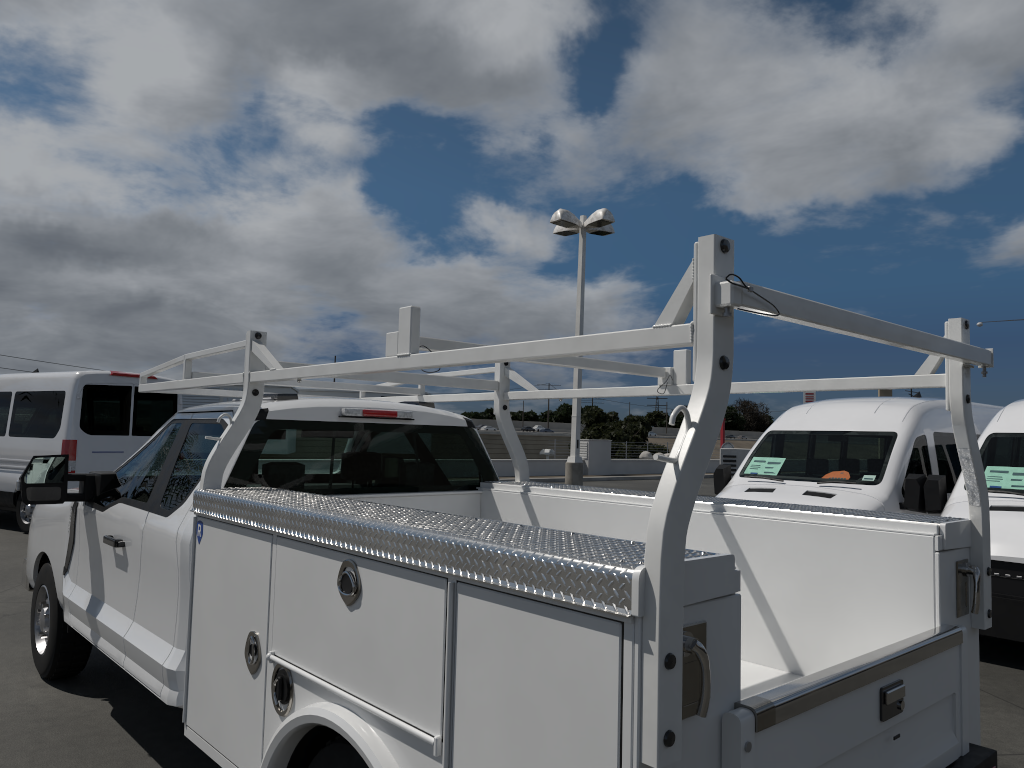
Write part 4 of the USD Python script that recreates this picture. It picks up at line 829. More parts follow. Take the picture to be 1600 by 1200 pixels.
    for x, w in ((3.4, .5), (2.4, .48), (1.5, .48), (.7, .48)):
        for y in ((-.5, .5) if x > 3 else (-.55, 0, .55)):
            sp = obj(t, 'seat', box(x-.06, x+.08, y-w/2, y+w/2, .6, 1.42, .05)+box(x, x+.5, y-w/2, y+w/2, .9, 1.05, .05), M['seat'], 30)
            obj(sp, 'headrest', box(x-.05, x+.06, y-.14, y+.14, 1.44, 1.64, .045), M['seat'], 30)
    if stickers:
        def plane(u, v):                                         # point behind the windscreen at side y=u, height v
            xs = np.linspace(3.9, 4.9, 200)
            fx = loft_top(u); return float(np.interp(-v, -fx[1], fx[0]))
        def sheet(poly, off=.022):
            V = [(plane(y, z)-off, y, z) for y, z in poly]
            return (np.array(V), np.array([(0, 1, 2), (0, 2, 3)]) if len(V) == 4 else np.array([(0, i, i+1) for i in range(1, len(V)-1)]))
        y0 = -.80 if stickers == 1 else -.72
        ps = obj(t, 'window_sticker', sheet([(y0, 1.45), (y0+.47, 1.45), (y0+.47, 1.65), (y0+.02, 1.65)]), M['mint'], False)
        for (a, b, c, d, m) in ((.06, .22, 1.592, 1.612, 'ink'), (.26, .44, 1.575, 1.60, 'ink'), (.26, .46, 1.525, 1.54, 'ink'), (.10, .20, 1.452, 1.468, 'blue'), (.28, .45, 1.47, 1.485, 'ink'), (.05, .18, 1.55, 1.556, 'ink'), (.05, .19, 1.53, 1.536, 'ink'), (.05, .17, 1.51, 1.516, 'ink')):
            obj(ps, 'sticker_print', sheet([(y0+a, c), (y0+b, c), (y0+b, d), (y0+a, d)], .020), M[m], False)
        if stickers == 1:
            tg_ = obj(t, 'window_tag', sheet([(.20, 1.43), (.50, 1.43), (.51, 1.475), (.47, 1.525), (.42, 1.54), (.30, 1.525), (.24, 1.49)]), M['orange'], False)
            for q in range(7): obj(tg_, 'tag_print', sheet([(.26+q*.032, 1.443), (.283+q*.032, 1.443), (.283+q*.032, 1.463), (.26+q*.032, 1.463)], .020), M['ink'], False)
            obj(tg_, 'tag_print', sheet([(.33, 1.50), (.42, 1.51), (.42, 1.52), (.33, 1.515)], .020), M['ink'], False)
            lb = obj(t, 'window_label', sheet([(.64, 1.44), (.76, 1.44), (.76, 1.505), (.64, 1.505)]), M['white'], False)
            obj(lb, 'label_print', sheet([(.655, 1.46), (.745, 1.46), (.745, 1.475), (.655, 1.475)], .020), M['ink'], False)
        obj(t, 'rear_view_mirror', box(3.86, 3.90, -.12, .12, 1.86, 1.93, .01), M['inside'])
    return t
def loft_top(u, cache={}):
    """x of the windscreen's outer skin at side u, for falling heights"""
    if 'pts' not in cache:
        xs, f = lines(van_tab()); C = []
        for x in np.linspace(3.9, 4.95, 60):
            h = half_section(f(x), 2); C.append(h)
        cache['pts'] = (np.linspace(3.9, 4.95, 60), C)
    X, C = cache['pts']; Z = []
    for h in C:
        i = int(np.argmax(h[:, 0])); top = h[i:][::-1]
        Z.append(np.interp(abs(u), top[:, 0], top[:, 1]))
    return X, np.array(Z)
VG = 'white passenger vans parked on the lot'
van('passenger_van', 'white van facing us with an orange tag in its windscreen', (4.23, -12.66, 0), 90, .97, VG, stickers=1)
van('passenger_van', 'white van cut off by the right frame edge, behind the rear rack post', (1.83, -12.66, 0), 90, .97, VG, stickers=2)
van('passenger_van', 'white van seen from behind, with dark rear windows, left of the pickup cab', (14.0, -3.93, 0), 18, (1.05, 1.05, 1.09), VG, zw=.13)
# ------------------------------------------------------------------ the lot and what lies around it
def struct(name, g, m, smooth=False): return obj(None, name, g, m, smooth, kind='structure')
def tagged(name, g, m, label, cat_, smooth=30, group=None): return obj(None, name, g, m, smooth, label=label, category=cat_, group=group)
# worn concrete/asphalt of the lot
nd = {'co': ('geometry', {}), 'n1': ('noise_texture', dict(scale=.45, detail=7.0, roughness=.62)), 'n2': ('noise_texture', dict(scale=1.7, detail=8.0, roughness=.65, distortion=.6)), 'n3': ('noise_texture', dict(scale=110.0, detail=3.0, roughness=.7)), 'n5': ('noise_texture', dict(scale=14.0, detail=5.0, roughness=.7)),
      'r1': ('rgb_ramp', dict(ramp=[(0.28, (.034, .0335, .029)), (.5, (.054, .052, .045)), (.74, (.088, .085, .074))])), 'r2': ('map_range', dict(range_type='smoothstep', from_min=.56, from_max=.72, to_min=0, to_max=.65, clamp=True)),
      'm1': ('mix_color', dict(b=(.020, .020, .018))), 'r3': ('map_range', dict(from_min=.3, from_max=.7, to_min=.62, to_max=1.38)), 'm2': ('mix_color', dict(blend_type='multiply', fac=1.0, use_clamp=False)),
      'r5': ('map_range', dict(from_min=.3, from_max=.7, to_min=.75, to_max=1.22)), 'm5': ('mix_color', dict(blend_type='multiply', fac=1.0, use_clamp=False)),
      'mp': ('mapping', dict(rotation=(0, 0, .6), scale=(1, 1, 1))), 'br': ('brick_texture', dict(offset=0.0, squash=1.0, scale=1.0, mortar_size=.010, mortar_smooth=.2, brick_width=4.2, row_height=4.2, color1=(1, 1, 1), color2=(.86, .86, .86), mortar=(.40, .40, .40))),
      'm3': ('mix_color', dict(blend_type='multiply', fac=.9, use_clamp=False)),
      'wn': ('noise_texture', dict(scale=.9, detail=6.0, roughness=.7)), 'wv': ('vector_math', dict(math_type='multiply_add', vector2=(1.1, 1.1, 1.1))), 'vo': ('voronoi_texture', dict(feature='distance_to_edge', scale=.22)), 'cr': ('map_range', dict(from_min=.0, from_max=.0035, to_min=.45, to_max=1.0, clamp=True)), 'm4': ('mix_color', dict(blend_type='multiply', fac=1.0, use_clamp=False)),
      'bp': ('bump', dict(strength=.45, distance=.006)), 'p': ('principled_bsdf', dict(roughness=.74))}
L = [('co.position', 'n1.vector'), ('co.position', 'n2.vector'), ('co.position', 'n3.vector'), ('co.position', 'n5.vector'), ('n1.fac', 'r1.fac'), ('n2.fac', 'r2.value'), ('r2.result', 'm1.fac'), ('r1.color', 'm1.a'), ('n3.fac', 'r3.value'), ('m1.result', 'm2.a'), ('r3.result', 'm2.b'),
     ('n5.fac', 'r5.value'), ('m2.result', 'm5.a'), ('r5.result', 'm5.b'), ('co.position', 'mp.vector'), ('mp.vector', 'br.vector'), ('m5.result', 'm3.a'), ('br.color', 'm3.b'),
     ('co.position', 'wn.vector'), ('wn.color', 'wv.vector1'), ('co.position', 'wv.vector3'), ('wv.vector', 'vo.vector'), ('vo.distance', 'cr.value'), ('m3.result', 'm4.a'), ('cr.result', 'm4.b'), ('m4.result', 'p.base_color'), ('n3.fac', 'bp.height'), ('bp.normal', 'p.normal')]
M['lot'] = usdkit.material(stage, '/World/Looks/lot_pavement', nd, L, surface='p.BSDF')
M['concrete'] = mat('pale_concrete', (.36, .345, .32), .85, noise=(.7, .3), bump=(30, .2, .01))
M['wall'] = mat('painted_parapet', (.54, .535, .52), .8, noise=(.5, .12), bump=(14, .2, .01))
M['tan'] = mat('tan_block_wall', (.36, .30, .22), .9, noise=(.4, .2), bump=(8, .3, .02))
M['tan_cap'] = mat('pale_wall_cap', (.52, .48, .42), .8, noise=(1, .2))
M['pier'] = mat('pier_concrete', (.30, .275, .235), .9, noise=(2.5, .35), bump=(18, .3, .01))
M['pole'] = mat('pole_paint', (.70, .69, .66), .5, noise=(1.5, .15))
M['lampw'] = mat('lamp_housing', (.78, .775, .76), .4, noise=(5, .35, (.45, .42, .38)), bump=(5, .25, .03))
M['earth'] = mat('dry_earth', (.13, .105, .075), .95, noise=(.08, .5))
M['road'] = mat('far_road', (.22, .205, .185), .9, noise=(.05, .2))
M['barrier'] = mat('freeway_barrier', (.36, .335, .295), .9, noise=(.1, .25))
M['hill'] = mat('far_land', (.10, .095, .07), .95, noise=(.02, .5))
M['bark'] = mat('bark', (.06, .045, .032), .9, noise=(6, .4))
M['wood_pole'] = mat('weathered_pole', (.07, .058, .047), .9)
M['wire'] = mat('wire', (.03, .03, .03), .7)
M['bldg'] = mat('white_building', (.62, .62, .60), .7, noise=(.3, .1))
M['ribbed'] = mat('ribbed_panel', (.50, .54, .58), .6, noise=(.4, .1))
M['yellow'] = mat('yellow_sign', (.62, .38, .01), .5); M['redsign'] = mat('red_sign', (.30, .01, .02), .5); M['window_far'] = mat('far_window', (.02, .025, .03), .1, coat=.5)
M['redpost'] = mat('red_post', (.35, .02, .03), .5); M['stone'] = mat('pale_stone', (.46, .44, .41), .9, noise=(2, .3))
def leafmat(name, c1, c2):
    nd = {'g': ('geometry', {}), 'r': ('rgb_ramp', dict(ramp=[(0, c1), (1, c2)])), 'p': ('principled_bsdf', dict(roughness=.6, specular_ior_level=.3)), 't': ('translucent_bsdf', {}), 'm': ('mix_closure', dict(fac=.42))}
    return usdkit.material(stage, '/World/Looks/'+name, nd, [('g.random_per_island', 'r.fac'), ('r.color', 'p.base_color'), ('r.color', 't.color'), ('p.BSDF', 'm.closure1'), ('t.BSDF', 'm.closure2')], surface='m.closure')
M['leaf'] = leafmat('dark_green_leaves', (.022, .033, .014), (.072, .085, .034))
M['leaf2'] = leafmat('olive_leaves', (.036, .042, .018), (.12, .115, .045))
M['twig'] = leafmat('brown_twigs', (.040, .034, .026), (.085, .07, .05))

struct('lot', box(-60, 26.0, -160, 60, -.6, 0), M['lot'])
ter = [(x, y) for x in (26.0, 60, 110, 150) for y in (0,)]
struct('ground', (np.array([(-3000, -3000, -6), (3000, -3000, -6), (3000, 3000, -6), (-3000, 3000, -6)], float), np.array([(0, 1, 2), (0, 2, 3)])), M['hill'])
# parapet with kerb
pw = obj(None, 'parapet_wall', box(25.9, 26.2, -120, 30, 0, .74, .01), M['wall'], 30, label='low white parapet wall along the far edge of the lot', category='wall')
obj(pw, 'wall_cap', box(25.86, 26.24, -120, 30, .741, .79, .01), M['bldg'], 30)
struct('kerb', box(22.55, 22.85, -120, 30, .0, .16, .02), M['concrete'], 30)
struct('planting_strip', box(22.86, 25.89, -120, 30, .004, .05), M['earth'])
gp = obj(None, 'wall_pillar', box(25.6, 26.5, -29.55, -27.9, 0, 1.74, .02), M['wall'], 30, label='white louvred box pillar rising from the parapet beside the lamp pole', category='pillar')
obj(gp, 'pillar_cap', box(25.57, 26.53, -29.58, -27.87, 1.741, 1.78, .01), M['bldg'])
for k in range(7): obj(gp, 'louvre', box(25.68, 26.42, -27.899, -27.86, .86+k*.118, .94+k*.118, .01), M['bldg'])
for k, (y, r, h) in enumerate(((-33.6, .38, .30), (-34.7, .30, .26), (-35.6, .30, .24), (-36.3, .34, .36), (-37.5, .42, .30))):
    ic = trimesh.creation.icosphere(3, 1.0); v = ic.vertices*np.array([.35, r, h])
    v = v*(1+.35*(meshkit.fbm(ic.vertices*1.7+k*9, 3)[:, None]-.5)); v[:, 2] = np.maximum(v[:, 2], -.1)
    lab = ['largest left-hand pale stone on the parapet right of the pillar', 'second pale stone from the pillar on the parapet', 'small pale stone in the middle of the row on the parapet', 'tall pale stone behind the rope hook on the parapet', 'rightmost pale stone on the parapet, by the rack post'][k]
    tagged('stone', (v+np.array([26.6, y, .82+h*.3]), ic.faces), M['stone'], lab, 'stone', True, 'pale stones along the parapet')
# lamp pole
LP = np.array([18.76, -19.72])
lp = thing('parking_lot_lamp', 'tall square pole with four box lamps on a round concrete pier', 'street lamp', (LP[0], LP[1], 0))
LEAN = np.array([[1, 0, .0155*R_[0], 0], [0, 1, .0155*R_[1], 0], [0, 0, 1, 0]])
def tp(z0, z1, a, b):
    return m3.Manifold.hull_points(np.array([(sx*q, sy*q, z) for z, q in ((z0, a), (z1, b)) for sx in (1, -1) for sy in (1, -1)]))
obj(lp, 'pier', m3.Manifold.cylinder(.93, .315, .305, 40)+m3.Manifold.cylinder(.03, .305, .285, 40).translate([0, 0, .93]), M['pier'], 40)
obj(lp, 'base_cover', (tp(.962, 1.16, .20, .165)).transform(LEAN), M['pole'])
obj(lp, 'pole', (tp(1.161, 9.70, .115, .085)).transform(LEAN), M['pole'], 20)
obj(lp, 'hand_hole', (box(-.119, -.112, -.04, .04, 1.45, 1.75, .002)).transform(LEAN), M['frit'])
obj(lp, 'pole_band', (box(-.119, .119, -.119, .119, 2.55, 2.58, .003)).transform(LEAN), M['pole'])
for k in range(4):
    a = math.radians(-4+90*k)
    pts = [(.16, sy*.10, zz) for sy in (1, -1) for zz in (.02, .20)]
    for u, hh_, ww_ in ((.42, .26, .22), (.56, .42, .29), (.85, .50, .32), (1.14, .48, .32), (1.27, .36, .30), (1.32, .14, .28)):
        pts += [(u, ww_*math.cos(b), hh_*math.sin(b)) for b in np.linspace(0, PI, 9)]
    q = m3.Manifold.hull_points(np.array(pts))
    tr = lambda g, a=a: g.rotate([0, -3, 0]).rotate([0, 0, math.degrees(a)]).translate([0, 0, 9.20]).transform(LEAN)
    hd = obj(lp, 'lamp_head', tr(q), M['lampw'], 25)
    obj(hd, 'lens', tr(box(.55, 1.2, -.26, .26, -.02, .0, .004)), M['window_far'])
    obj(hd, 'bracket', tr(box(.05, .20, -.05, .05, .06, .16, .004)), M['pole'])
# lower double lamp beyond the wall
l2 = thing('small_lot_lamp', 'low white pole with two small lamp heads showing above the parapet', 'street lamp', (*((D_+R_*(858-800)/FPX)*52)[:2], -6))
obj(l2, 'pole', tp(0, 6.75, .09, .07), M['bldg'], 20)
for s in (1, -1):
    obj(l2, 'lamp_head', m3.Manifold.hull_points(np.array([(s*x*.42+q*.12, -s*x*.48+q*.1, z) for q in (-1, 1) for x, z in ((.10, 6.75), (.10, 6.95), (1.0, 6.72), (1.0, 6.86), (.6, 7.08))])), M['bldg'], 25)
    obj(l2, 'lamp_head', m3.Manifold.hull_points(np.array([(s*x*.38-q*.1, s*x*.34+q*.12, z) for q in (-1, 1) for x, z in ((.10, 6.75), (.10, 6.95), (1.0, 6.72), (1.0, 6.86), (.6, 7.08))])), M['bldg'], 25)
# tan stacked wall beyond, built in courses
tw = thing('tan_wall', 'long tan wall in horizontal courses with a pale cap beyond the parapet', 'wall', (66, -60, -5.3))
for k in range(14):
    o = .03*(k % 2)
    obj(tw, 'course', box(-.4+o, .6, -18.0, 75, k*.53, k*.53+.50, .01), M['tan'])
obj(tw, 'wall_cap', box(-.55, .7, -18.0, 75, 7.421, 7.70, .02), M['tan_cap'])
obj(tw, 'backing', box(.0, .5, -17.9, 75, .0, 7.3), M['earth'])
# freeway on its bank
def slab(x0, x1, z0, z1, y0=-420, y1=320): return box(x0, x1, y0, y1, z0, z1)
struct('embankment', m3.Manifold.hull_points(np.array([(112, y, -6.5) for y in (-520, 320)]+[(150, y, 2.9) for y in (-520, 320)]+[(230, y, -6.5) for y in (-520, 320)]+[(230, y, 5.6) for y in (-520, 320)]+[(190, y, 4.6) for y in (-520, 320)])), M['earth'])
struct('freeway', m3.Manifold.hull_points(np.array([(x, y, z) for y in (-520, 320) for x, z in ((150, 2.95), (150, 3.0), (188, 4.7), (188, 4.6))])), M['road'])
bw = obj(None, 'freeway_barrier', box(188, 188.5, -620, 320, 4.4, 7.4, .05), M['barrier'], 30, label='pale concrete barrier wall along the far side of the freeway', category='barrier')
b2 = obj(None, 'median_barrier', box(170.2, 170.6, -520, 320, 3.6, 4.75, .05), M['barrier'], 30, label='lower concrete median barrier of the freeway behind the cars', category='barrier')
b3 = obj(None, 'near_barrier', box(150.3, 150.6, -520, 320, 2.5, 3.55, .05), M['tan_cap'], 30, label='near edge barrier of the freeway below the cars', category='barrier')
# cars on the freeway
CT = [(0.0, [(.70, .30), (.80, .40), (.82, .62), (.80, .80), (.74, .86), (.5, .90), (0, .92)]), (.25, [(.78, .25), (.88, .40), (.90, .65), (.88, .85), (.80, .95), (.55, .99), (0, 1.0)]),
      (.55, [(.80, .22), (.89, .40), (.91, .65), (.88, .90), (.74, 1.12), (.55, 1.18), (0, 1.19)]), (1.1, [(.80, .22), (.89, .40), (.91, .65), (.88, .92), (.66, 1.38), (.5, 1.43), (0, 1.45)]),
      (2.2, [(.80, .22), (.89, .40), (.91, .65), (.88, .92), (.66, 1.38), (.5, 1.44), (0, 1.46)]), (3.0, [(.80, .22), (.89, .40), (.91, .65), (.88, .90), (.76, 1.06), (.56, 1.10), (0, 1.12)]),
      (3.6, [(.80, .22), (.88, .40), (.90, .62), (.86, .80), (.76, .90), (.5, .93), (0, .94)]), (4.3, [(.70, .25), (.78, .38), (.80, .55), (.76, .68), (.66, .74), (.45, .77), (0, .78)])]
CARSH = loft(CT, .15, 2)
CARG = rpoly([(.62, .93), (3.0, .93), (2.45, 1.30), (2.2, 1.36), (1.1, 1.36), (.85, 1.25)], .05)
def car(col, label, x, y, z, tall=1.0, rz=90, long=1.0):
    m = mat('car_paint_'+str(len(COUNT)), col, .3, coat=1.0)
    t = thing('freeway_car', label, 'car', (x, y, z), rz, 'cars on the freeway beyond the lot')
    S = lambda g: g.scale([long, 1, tall])
    gl = side_pair(CARG, .4, 1.1)+prism('x', [(-.66, .98), (.66, .98), (.52, 1.34), (-.52, 1.34)], .2, 3.2)
    b = (CARSH-(gl^(CARSH-loft_in)))
    for wx in (.85, 3.5): b = b-cyl('y', (wx, .31), .36, .6, 1.2, 20)-cyl('y', (wx, .31), .36, -1.2, -.6, 20)
    obj(t, 'body', S(b), m, 30); obj(t, 'window_glass', S(gl^(loft_in-loft_in2)), M['window_far'], 30)
    for wx in (.85, 3.5):
        for s in (1, -1): obj(t, 'wheel', S(cyl('y', (wx, .31), .31, *sorted((s*.70, s*.89)), 20)), M['rubber'])
    for s in (1, -1): obj(t, 'tail_lamp', S(box(-.0, .1, *sorted((s*.55, s*.80)), .66, .78, .01)), M['red'])
loft_in = loft(CT, .15, 2, .012); loft_in2 = loft(CT, .15, 2, .03)
def fwy_z(x): return 3.0+(x-150)*.0447
def onray(px, py, x):                                              # where the sight line through a pixel meets the upright plane at x
    q = D_+R_*(px-800)/FPX-U_*(py-600)/FPX; return q*(x/q[0])+np.array([0, 0, H])
for px, x, col, lab, tall, rz in ((826, 166, (.012, .012, .014), 'black car leading the white pickup on the freeway', 1.05, 90), (843, 168, (.72, .72, .70), 'tall white vehicle on the freeway between the lamp pole and the cab', 1.3, 90), (855, 158, (.03, .045, .075), 'low dark blue car in front of the white vehicle on the freeway', .95, 90), (1017, 160, (.33, .38, .42), 'silver blue car on the freeway right of the big tree', 1.1, 90), (756, 164, (.10, .10, .11), 'dark grey car at the left end of the freeway, by the cab corner', 1.05, 90), (764, 158, (.55, .55, .54), 'pale silver car below the dark grey one, by the cab corner', 1.0, 90), (1142, 162, (.02, .02, .022), 'black car on the freeway beside the red post', 1.1, 90), (1160, 158, (.16, .14, .13), 'brown grey car on the freeway left of the front facing van', 1.0, 90)):
    p = onray(px, 670, x); car(col, lab, x, p[1]+2.2, fwy_z(x), tall, -90)
# trees
def tree(name, label, base, h, crown, n, leaf, m, trunk=.25, seed=1, flat=1.0, bare=False, group='trees beyond the lot'):
    r = np.random.default_rng(seed)
    t = thing(name, label, 'tree', base, 0, group)
    br = [tube([(0, 0, 0), (.1*h*.2, .05*h, h*.35), (.06*h, .0, h*.62)], [trunk, trunk*.7, trunk*.35], 8)]
    tips = []
    for k in range(9 if not bare else 26):
        a = r.uniform(0, 2*PI); l = h*r.uniform(.25, .5); z0 = h*r.uniform(.25, .5)
        e = (crown*.8*math.cos(a), crown*.8*math.sin(a), min(z0+l, h*.95)); tips.append(e)
        br.append(tube(curve([(0, 0, z0), (e[0]*.45, e[1]*.45, z0+l*.6), e], 4), np.linspace(trunk*.4, trunk*.06, 9), 5))
    obj(t, 'trunk', cat(*br), M['bark'])
    cl = []
    for k in range(36):
        a = r.uniform(0, 2*PI); q = crown*math.sqrt(r.uniform(0, 1))*.78; z = h*r.uniform(.16, .86)
        q *= math.sqrt(max(.12, 1-((z/h-.48)/.55)**2)); cl.append((q*math.cos(a), q*math.sin(a), z, crown*r.uniform(.14, .40)))
    cl = np.array(cl); w = cl[:, 3]**2; idx = r.choice(len(cl), n, p=w/w.sum()); c = cl[idx]
    d = r.normal(size=(n, 3)); d /= np.linalg.norm(d, axis=1, keepdims=True)
    P = c[:, :3]+d*(c[:, 3]*r.uniform(.35, 1, n)**.5)[:, None]*np.array([1, 1, .8*flat]); P[:, 2] = np.maximum(P[:, 2], h*.06)
    u = r.normal(size=(n, 3)); u /= np.linalg.norm(u, axis=1, keepdims=True); v = np.cross(u, r.normal(size=(n, 3))); v /= np.linalg.norm(v, axis=1, keepdims=True)
    s = (leaf*r.uniform(.5, 1.2, n))[:, None]
    if bare: v = v*.18
    V = np.stack([P-u*s, P+v*s*.55, P+u*s, P-v*s*.55], 1).reshape(-1, 3); i = np.arange(n)[:, None]*4
    obj(t, 'crown', (V, np.vstack([i+np.array([0, 1, 2]), i+np.array([0, 2, 3])])), m, False)
def treeat(name, label, px, D, ytop, wpx, n, m, leaf=.3, seed=1, zb=-6, bare=False, flat=1.0):
    q = D_+R_*(px-800)/FPX-U_*(ytop-600)/FPX
    if D > 200: leaf *= 200/q[0]/D; D = (196+D % 13)/q[0]; zb = 5.0
    p = q*D; h = (p[2]+H-zb)*1.04
    tree(name, label, (p[0], p[1], zb), h, 1.2*wpx/2*D/FPX, n, leaf, m, .02*h+.05, seed, flat, bare)
treeat('broadleaf_tree', 'big dark green tree right of the lamp pole, the nearest one', 962, 72, 622, 118, 20000, M['leaf2'], .27, 3)
treeat('broadleaf_tree', 'round dark tree just left of the lamp pole on the far bank', 902-22, 235, 637, 62, 3500, M['leaf'], .75, 4, 3)
treeat('broadleaf_tree', 'round dark tree touching the right side of the lamp pole on the far bank', 918, 240, 634, 54, 3500, M['leaf'], .75, 5, 3)
treeat('broadleaf_tree', 'small lone rounded tree by the tall pole on the far bank', 824, 240, 644, 34, 2200, M['leaf'], .7, 6, 3)
treeat('broadleaf_tree', 'low broad tree seen just right of the front rack post', 800, 250, 648, 40, 2200, M['leaf'], .8, 16, 3)
treeat('broadleaf_tree', 'dark bushy tree left of the right front rack post', 772, 225, 640, 40, 3000, M['leaf'], .7, 7, 3)
treeat('broadleaf_tree', 'low dark tree at the corner of the cab roof', 742, 235, 646, 42, 2600, M['leaf'], .7, 8, 3)
treeat('broadleaf_tree', 'narrow dark tree under the lattice tower', 1028, 230, 640, 34, 2200, M['leaf2'], .6, 9, 3)
treeat('broadleaf_tree', 'low tree between the lattice tower and the rope hook', 1052, 235, 652, 44, 2200, M['leaf'], .7, 10, 3)
treeat('bare_tree', 'brown half bare tree behind the near rack post, left of the van roof', 1162, 205, 626, 74, 6000, M['twig'], .9, 11, 2, True)
treeat('bare_tree', 'brown half bare tree left of the near rack post', 1080, 215, 632, 50, 3600, M['twig'], .9, 12, 2, True)
treeat('broadleaf_tree', 'dark tree at the left foot of the van, behind the near rack post', 1130, 215, 640, 60, 3400, M['leaf'], .7, 13, 2)
treeat('broadleaf_tree', 'dark low tree beside the left edge of the van windscreen', 1185, 220, 652, 50, 2600, M['leaf'], .7, 14, 2)
treeat('broadleaf_tree', 'low scrubby bush in front of the big tree by the wire fence', 1008, 62, 690, 90, 4200, M['leaf2'], .3, 15, -6)
treeat('broadleaf_tree', 'scrubby bush right of the louvred pillar behind the fence', 950, 66, 676, 60, 3200, M['leaf2'], .3, 17, -6)
for k, (px, yt, wp, dd, lf, lab) in enumerate(((707, 650, 40, 260, 'leaf', 'dark tree peeping over the right end of the cab roof'), (846, 656, 34, 255, 'leaf', 'low dark tree at the foot of the tall skyline pole'), (892, 648, 40, 262, 'leaf', 'dark tree directly behind the lamp pole'),
  (942, 640, 46, 150, 'leaf2', 'olive tree close on the left of the big tree'), (998, 650, 40, 158, 'leaf2', 'olive tree close on the right of the big tree'), (1104, 645, 44, 225, 'twig', 'brown tree half hidden by the bend of the near rack post'), (1195, 656, 40, 230, 'leaf', 'last dark tree before the van roof, on the far bank'), (784, 655, 30, 240, 'leaf', 'short dark tree behind the bend of the front rack post'))):
    treeat('broadleaf_tree', lab, px, dd, yt, wp, 2600, M[lf], .6*dd/200, 40+k, 2 if dd > 200 else -4)
# wire fence beyond the parapet
fe = thing('wire_fence', 'thin wire fence standing beyond the parapet in front of the bushes', 'fence', (30, -38, -6))
for k in range(9): obj(fe, 'fence_post', cyl('z', (0, -8+k*2.0), .03, 0, 7.75, 8), M['steel'])
for k in range(7): obj(fe, 'fence_wire', tube([(0, -9, 6.7+k*.16), (0, 8.5, 6.7+k*.16)], .008, 5), M['steel'])
# poles and tower on the skyline
def skypole(px, ytop, D, label, arms=2, r=.16, m='wood_pole', aw=1.6):
    q = D_+R_*(px-800)/FPX-U_*(ytop-600)/FPX; p = q*D; h = p[2]+H+6
    t = thing('utility_pole', label, 'utility pole', (p[0], p[1], -6), 0, 'utility poles on the skyline')
    obj(t, 'pole', cyl('z', (0, 0), r, 0, h, 10, r*.6), M[m])
    for k in range(arms):
        a = np.array([-.66, -.75, 0])*aw; z = h-.6-k*1.5
        obj(t, 'crossarm', bar(np.array([0, 0, z])-a, np.array([0, 0, z])+a, .12, .14), M[m])
        for s in (-.9, -.4, .4, .9): obj(t, 'insulator', cyl('z', tuple((a*s)[:2]), .05, z+.07, z+.3, 6), M['bldg'])
    return np.array([p[0], p[1], h-6])
pa = skypole(858, 599, 260, 'tall dark pole with a crossarm left of the lamp pole', 2, .3, aw=4)
pb = skypole(926, 621, 300, 'dark pole with crossarms just right of the lamp pole', 2, .32, aw=4.5)
pc = skypole(1042, 628, 300, 'thin pole between the lattice tower and the near rack post', 0, .28)
pd = skypole(818, 626, 250, 'thin pole beside the right front rack post', 0, .2)
pe = skypole(984, 628, 330, 'thin pole above the big tree', 0, .25)
pf = skypole(524, 556, 150, 'dark pole whose top shows above the left rack rail', 0, .22)
q = D_+R_*(1027-800)/FPX-U_*(619-600)/FPX; p = q*420
tt = thing('lattice_tower', 'steel lattice power tower with three crossarms on the skyline', 'power tower', (p[0], p[1], -6), 42)
hh = p[2]+H+6; mem = []
def tw_(z): return np.interp(z, [0, hh*.55, hh], [3.4, 1.3, .35])
for sx in (1, -1):
    for sy in (1, -1): mem.append(tube([(sx*tw_(z), sy*tw_(z), z) for z in np.linspace(0, hh, 9)], .13, 5))
zs = np.linspace(0, hh, 13)
for a, b in zip(zs[:-1], zs[1:]):
    for s in (1, -1):
        mem += [tube([(tw_(a)*s, -tw_(a), a), (tw_(b)*s, tw_(b), b)], .07, 4), tube([(tw_(a)*s, tw_(a), a), (tw_(b)*s, -tw_(b), b)], .07, 4), tube([(-tw_(a), s*tw_(a), a), (tw_(b), s*tw_(b), b)], .07, 4), tube([(tw_(a), s*tw_(a), a), (-tw_(b), s*tw_(b), b)], .07, 4)]
obj(tt, 'lattice', cat(*mem), M['wood_pole'])
for z in (hh-1.2, hh-5.0, hh-9): obj(tt, 'crossarm', bar((-5.5, 0, z), (5.5, 0, z), .35, .4), M['wood_pole'])
# overhead wires
def wire(a, b, sag, label, r=.035):
    a, b = np.asarray(a), np.asarray(b); s = np.linspace(0, 1, 24)[:, None]
    pth = a*(1-s)+b*s; pth[:, 2] -= sag*4*(s*(1-s))[:, 0]
    tagged('overhead_wire', tube(pth, r, 5), M['wire'], label, 'wire', 30, 'overhead wires')
def at_(px, py, D): return (D_+R_*(px-800)/FPX-U_*(py-600)/FPX)*D+np.array([0, 0, H])
wire(at_(-60, 545, 70), at_(480, 612, 140), .6, 'upper overhead wire crossing the sky above the left van', .03)
wire(at_(-60, 566, 70), at_(470, 622, 140), .6, 'lower overhead wire just above the left van roof', .03)
wire(pa, pb+np.array([0, 0, -1]), 2, 'wire between the two dark skyline poles', .06)
wire(pb, at_(1250, 640, 320), 3, 'wire running right from the pole beside the lamp pole', .06)
wire(pa, at_(600, 610, 250), 2, 'wire running left from the tall skyline pole', .05)
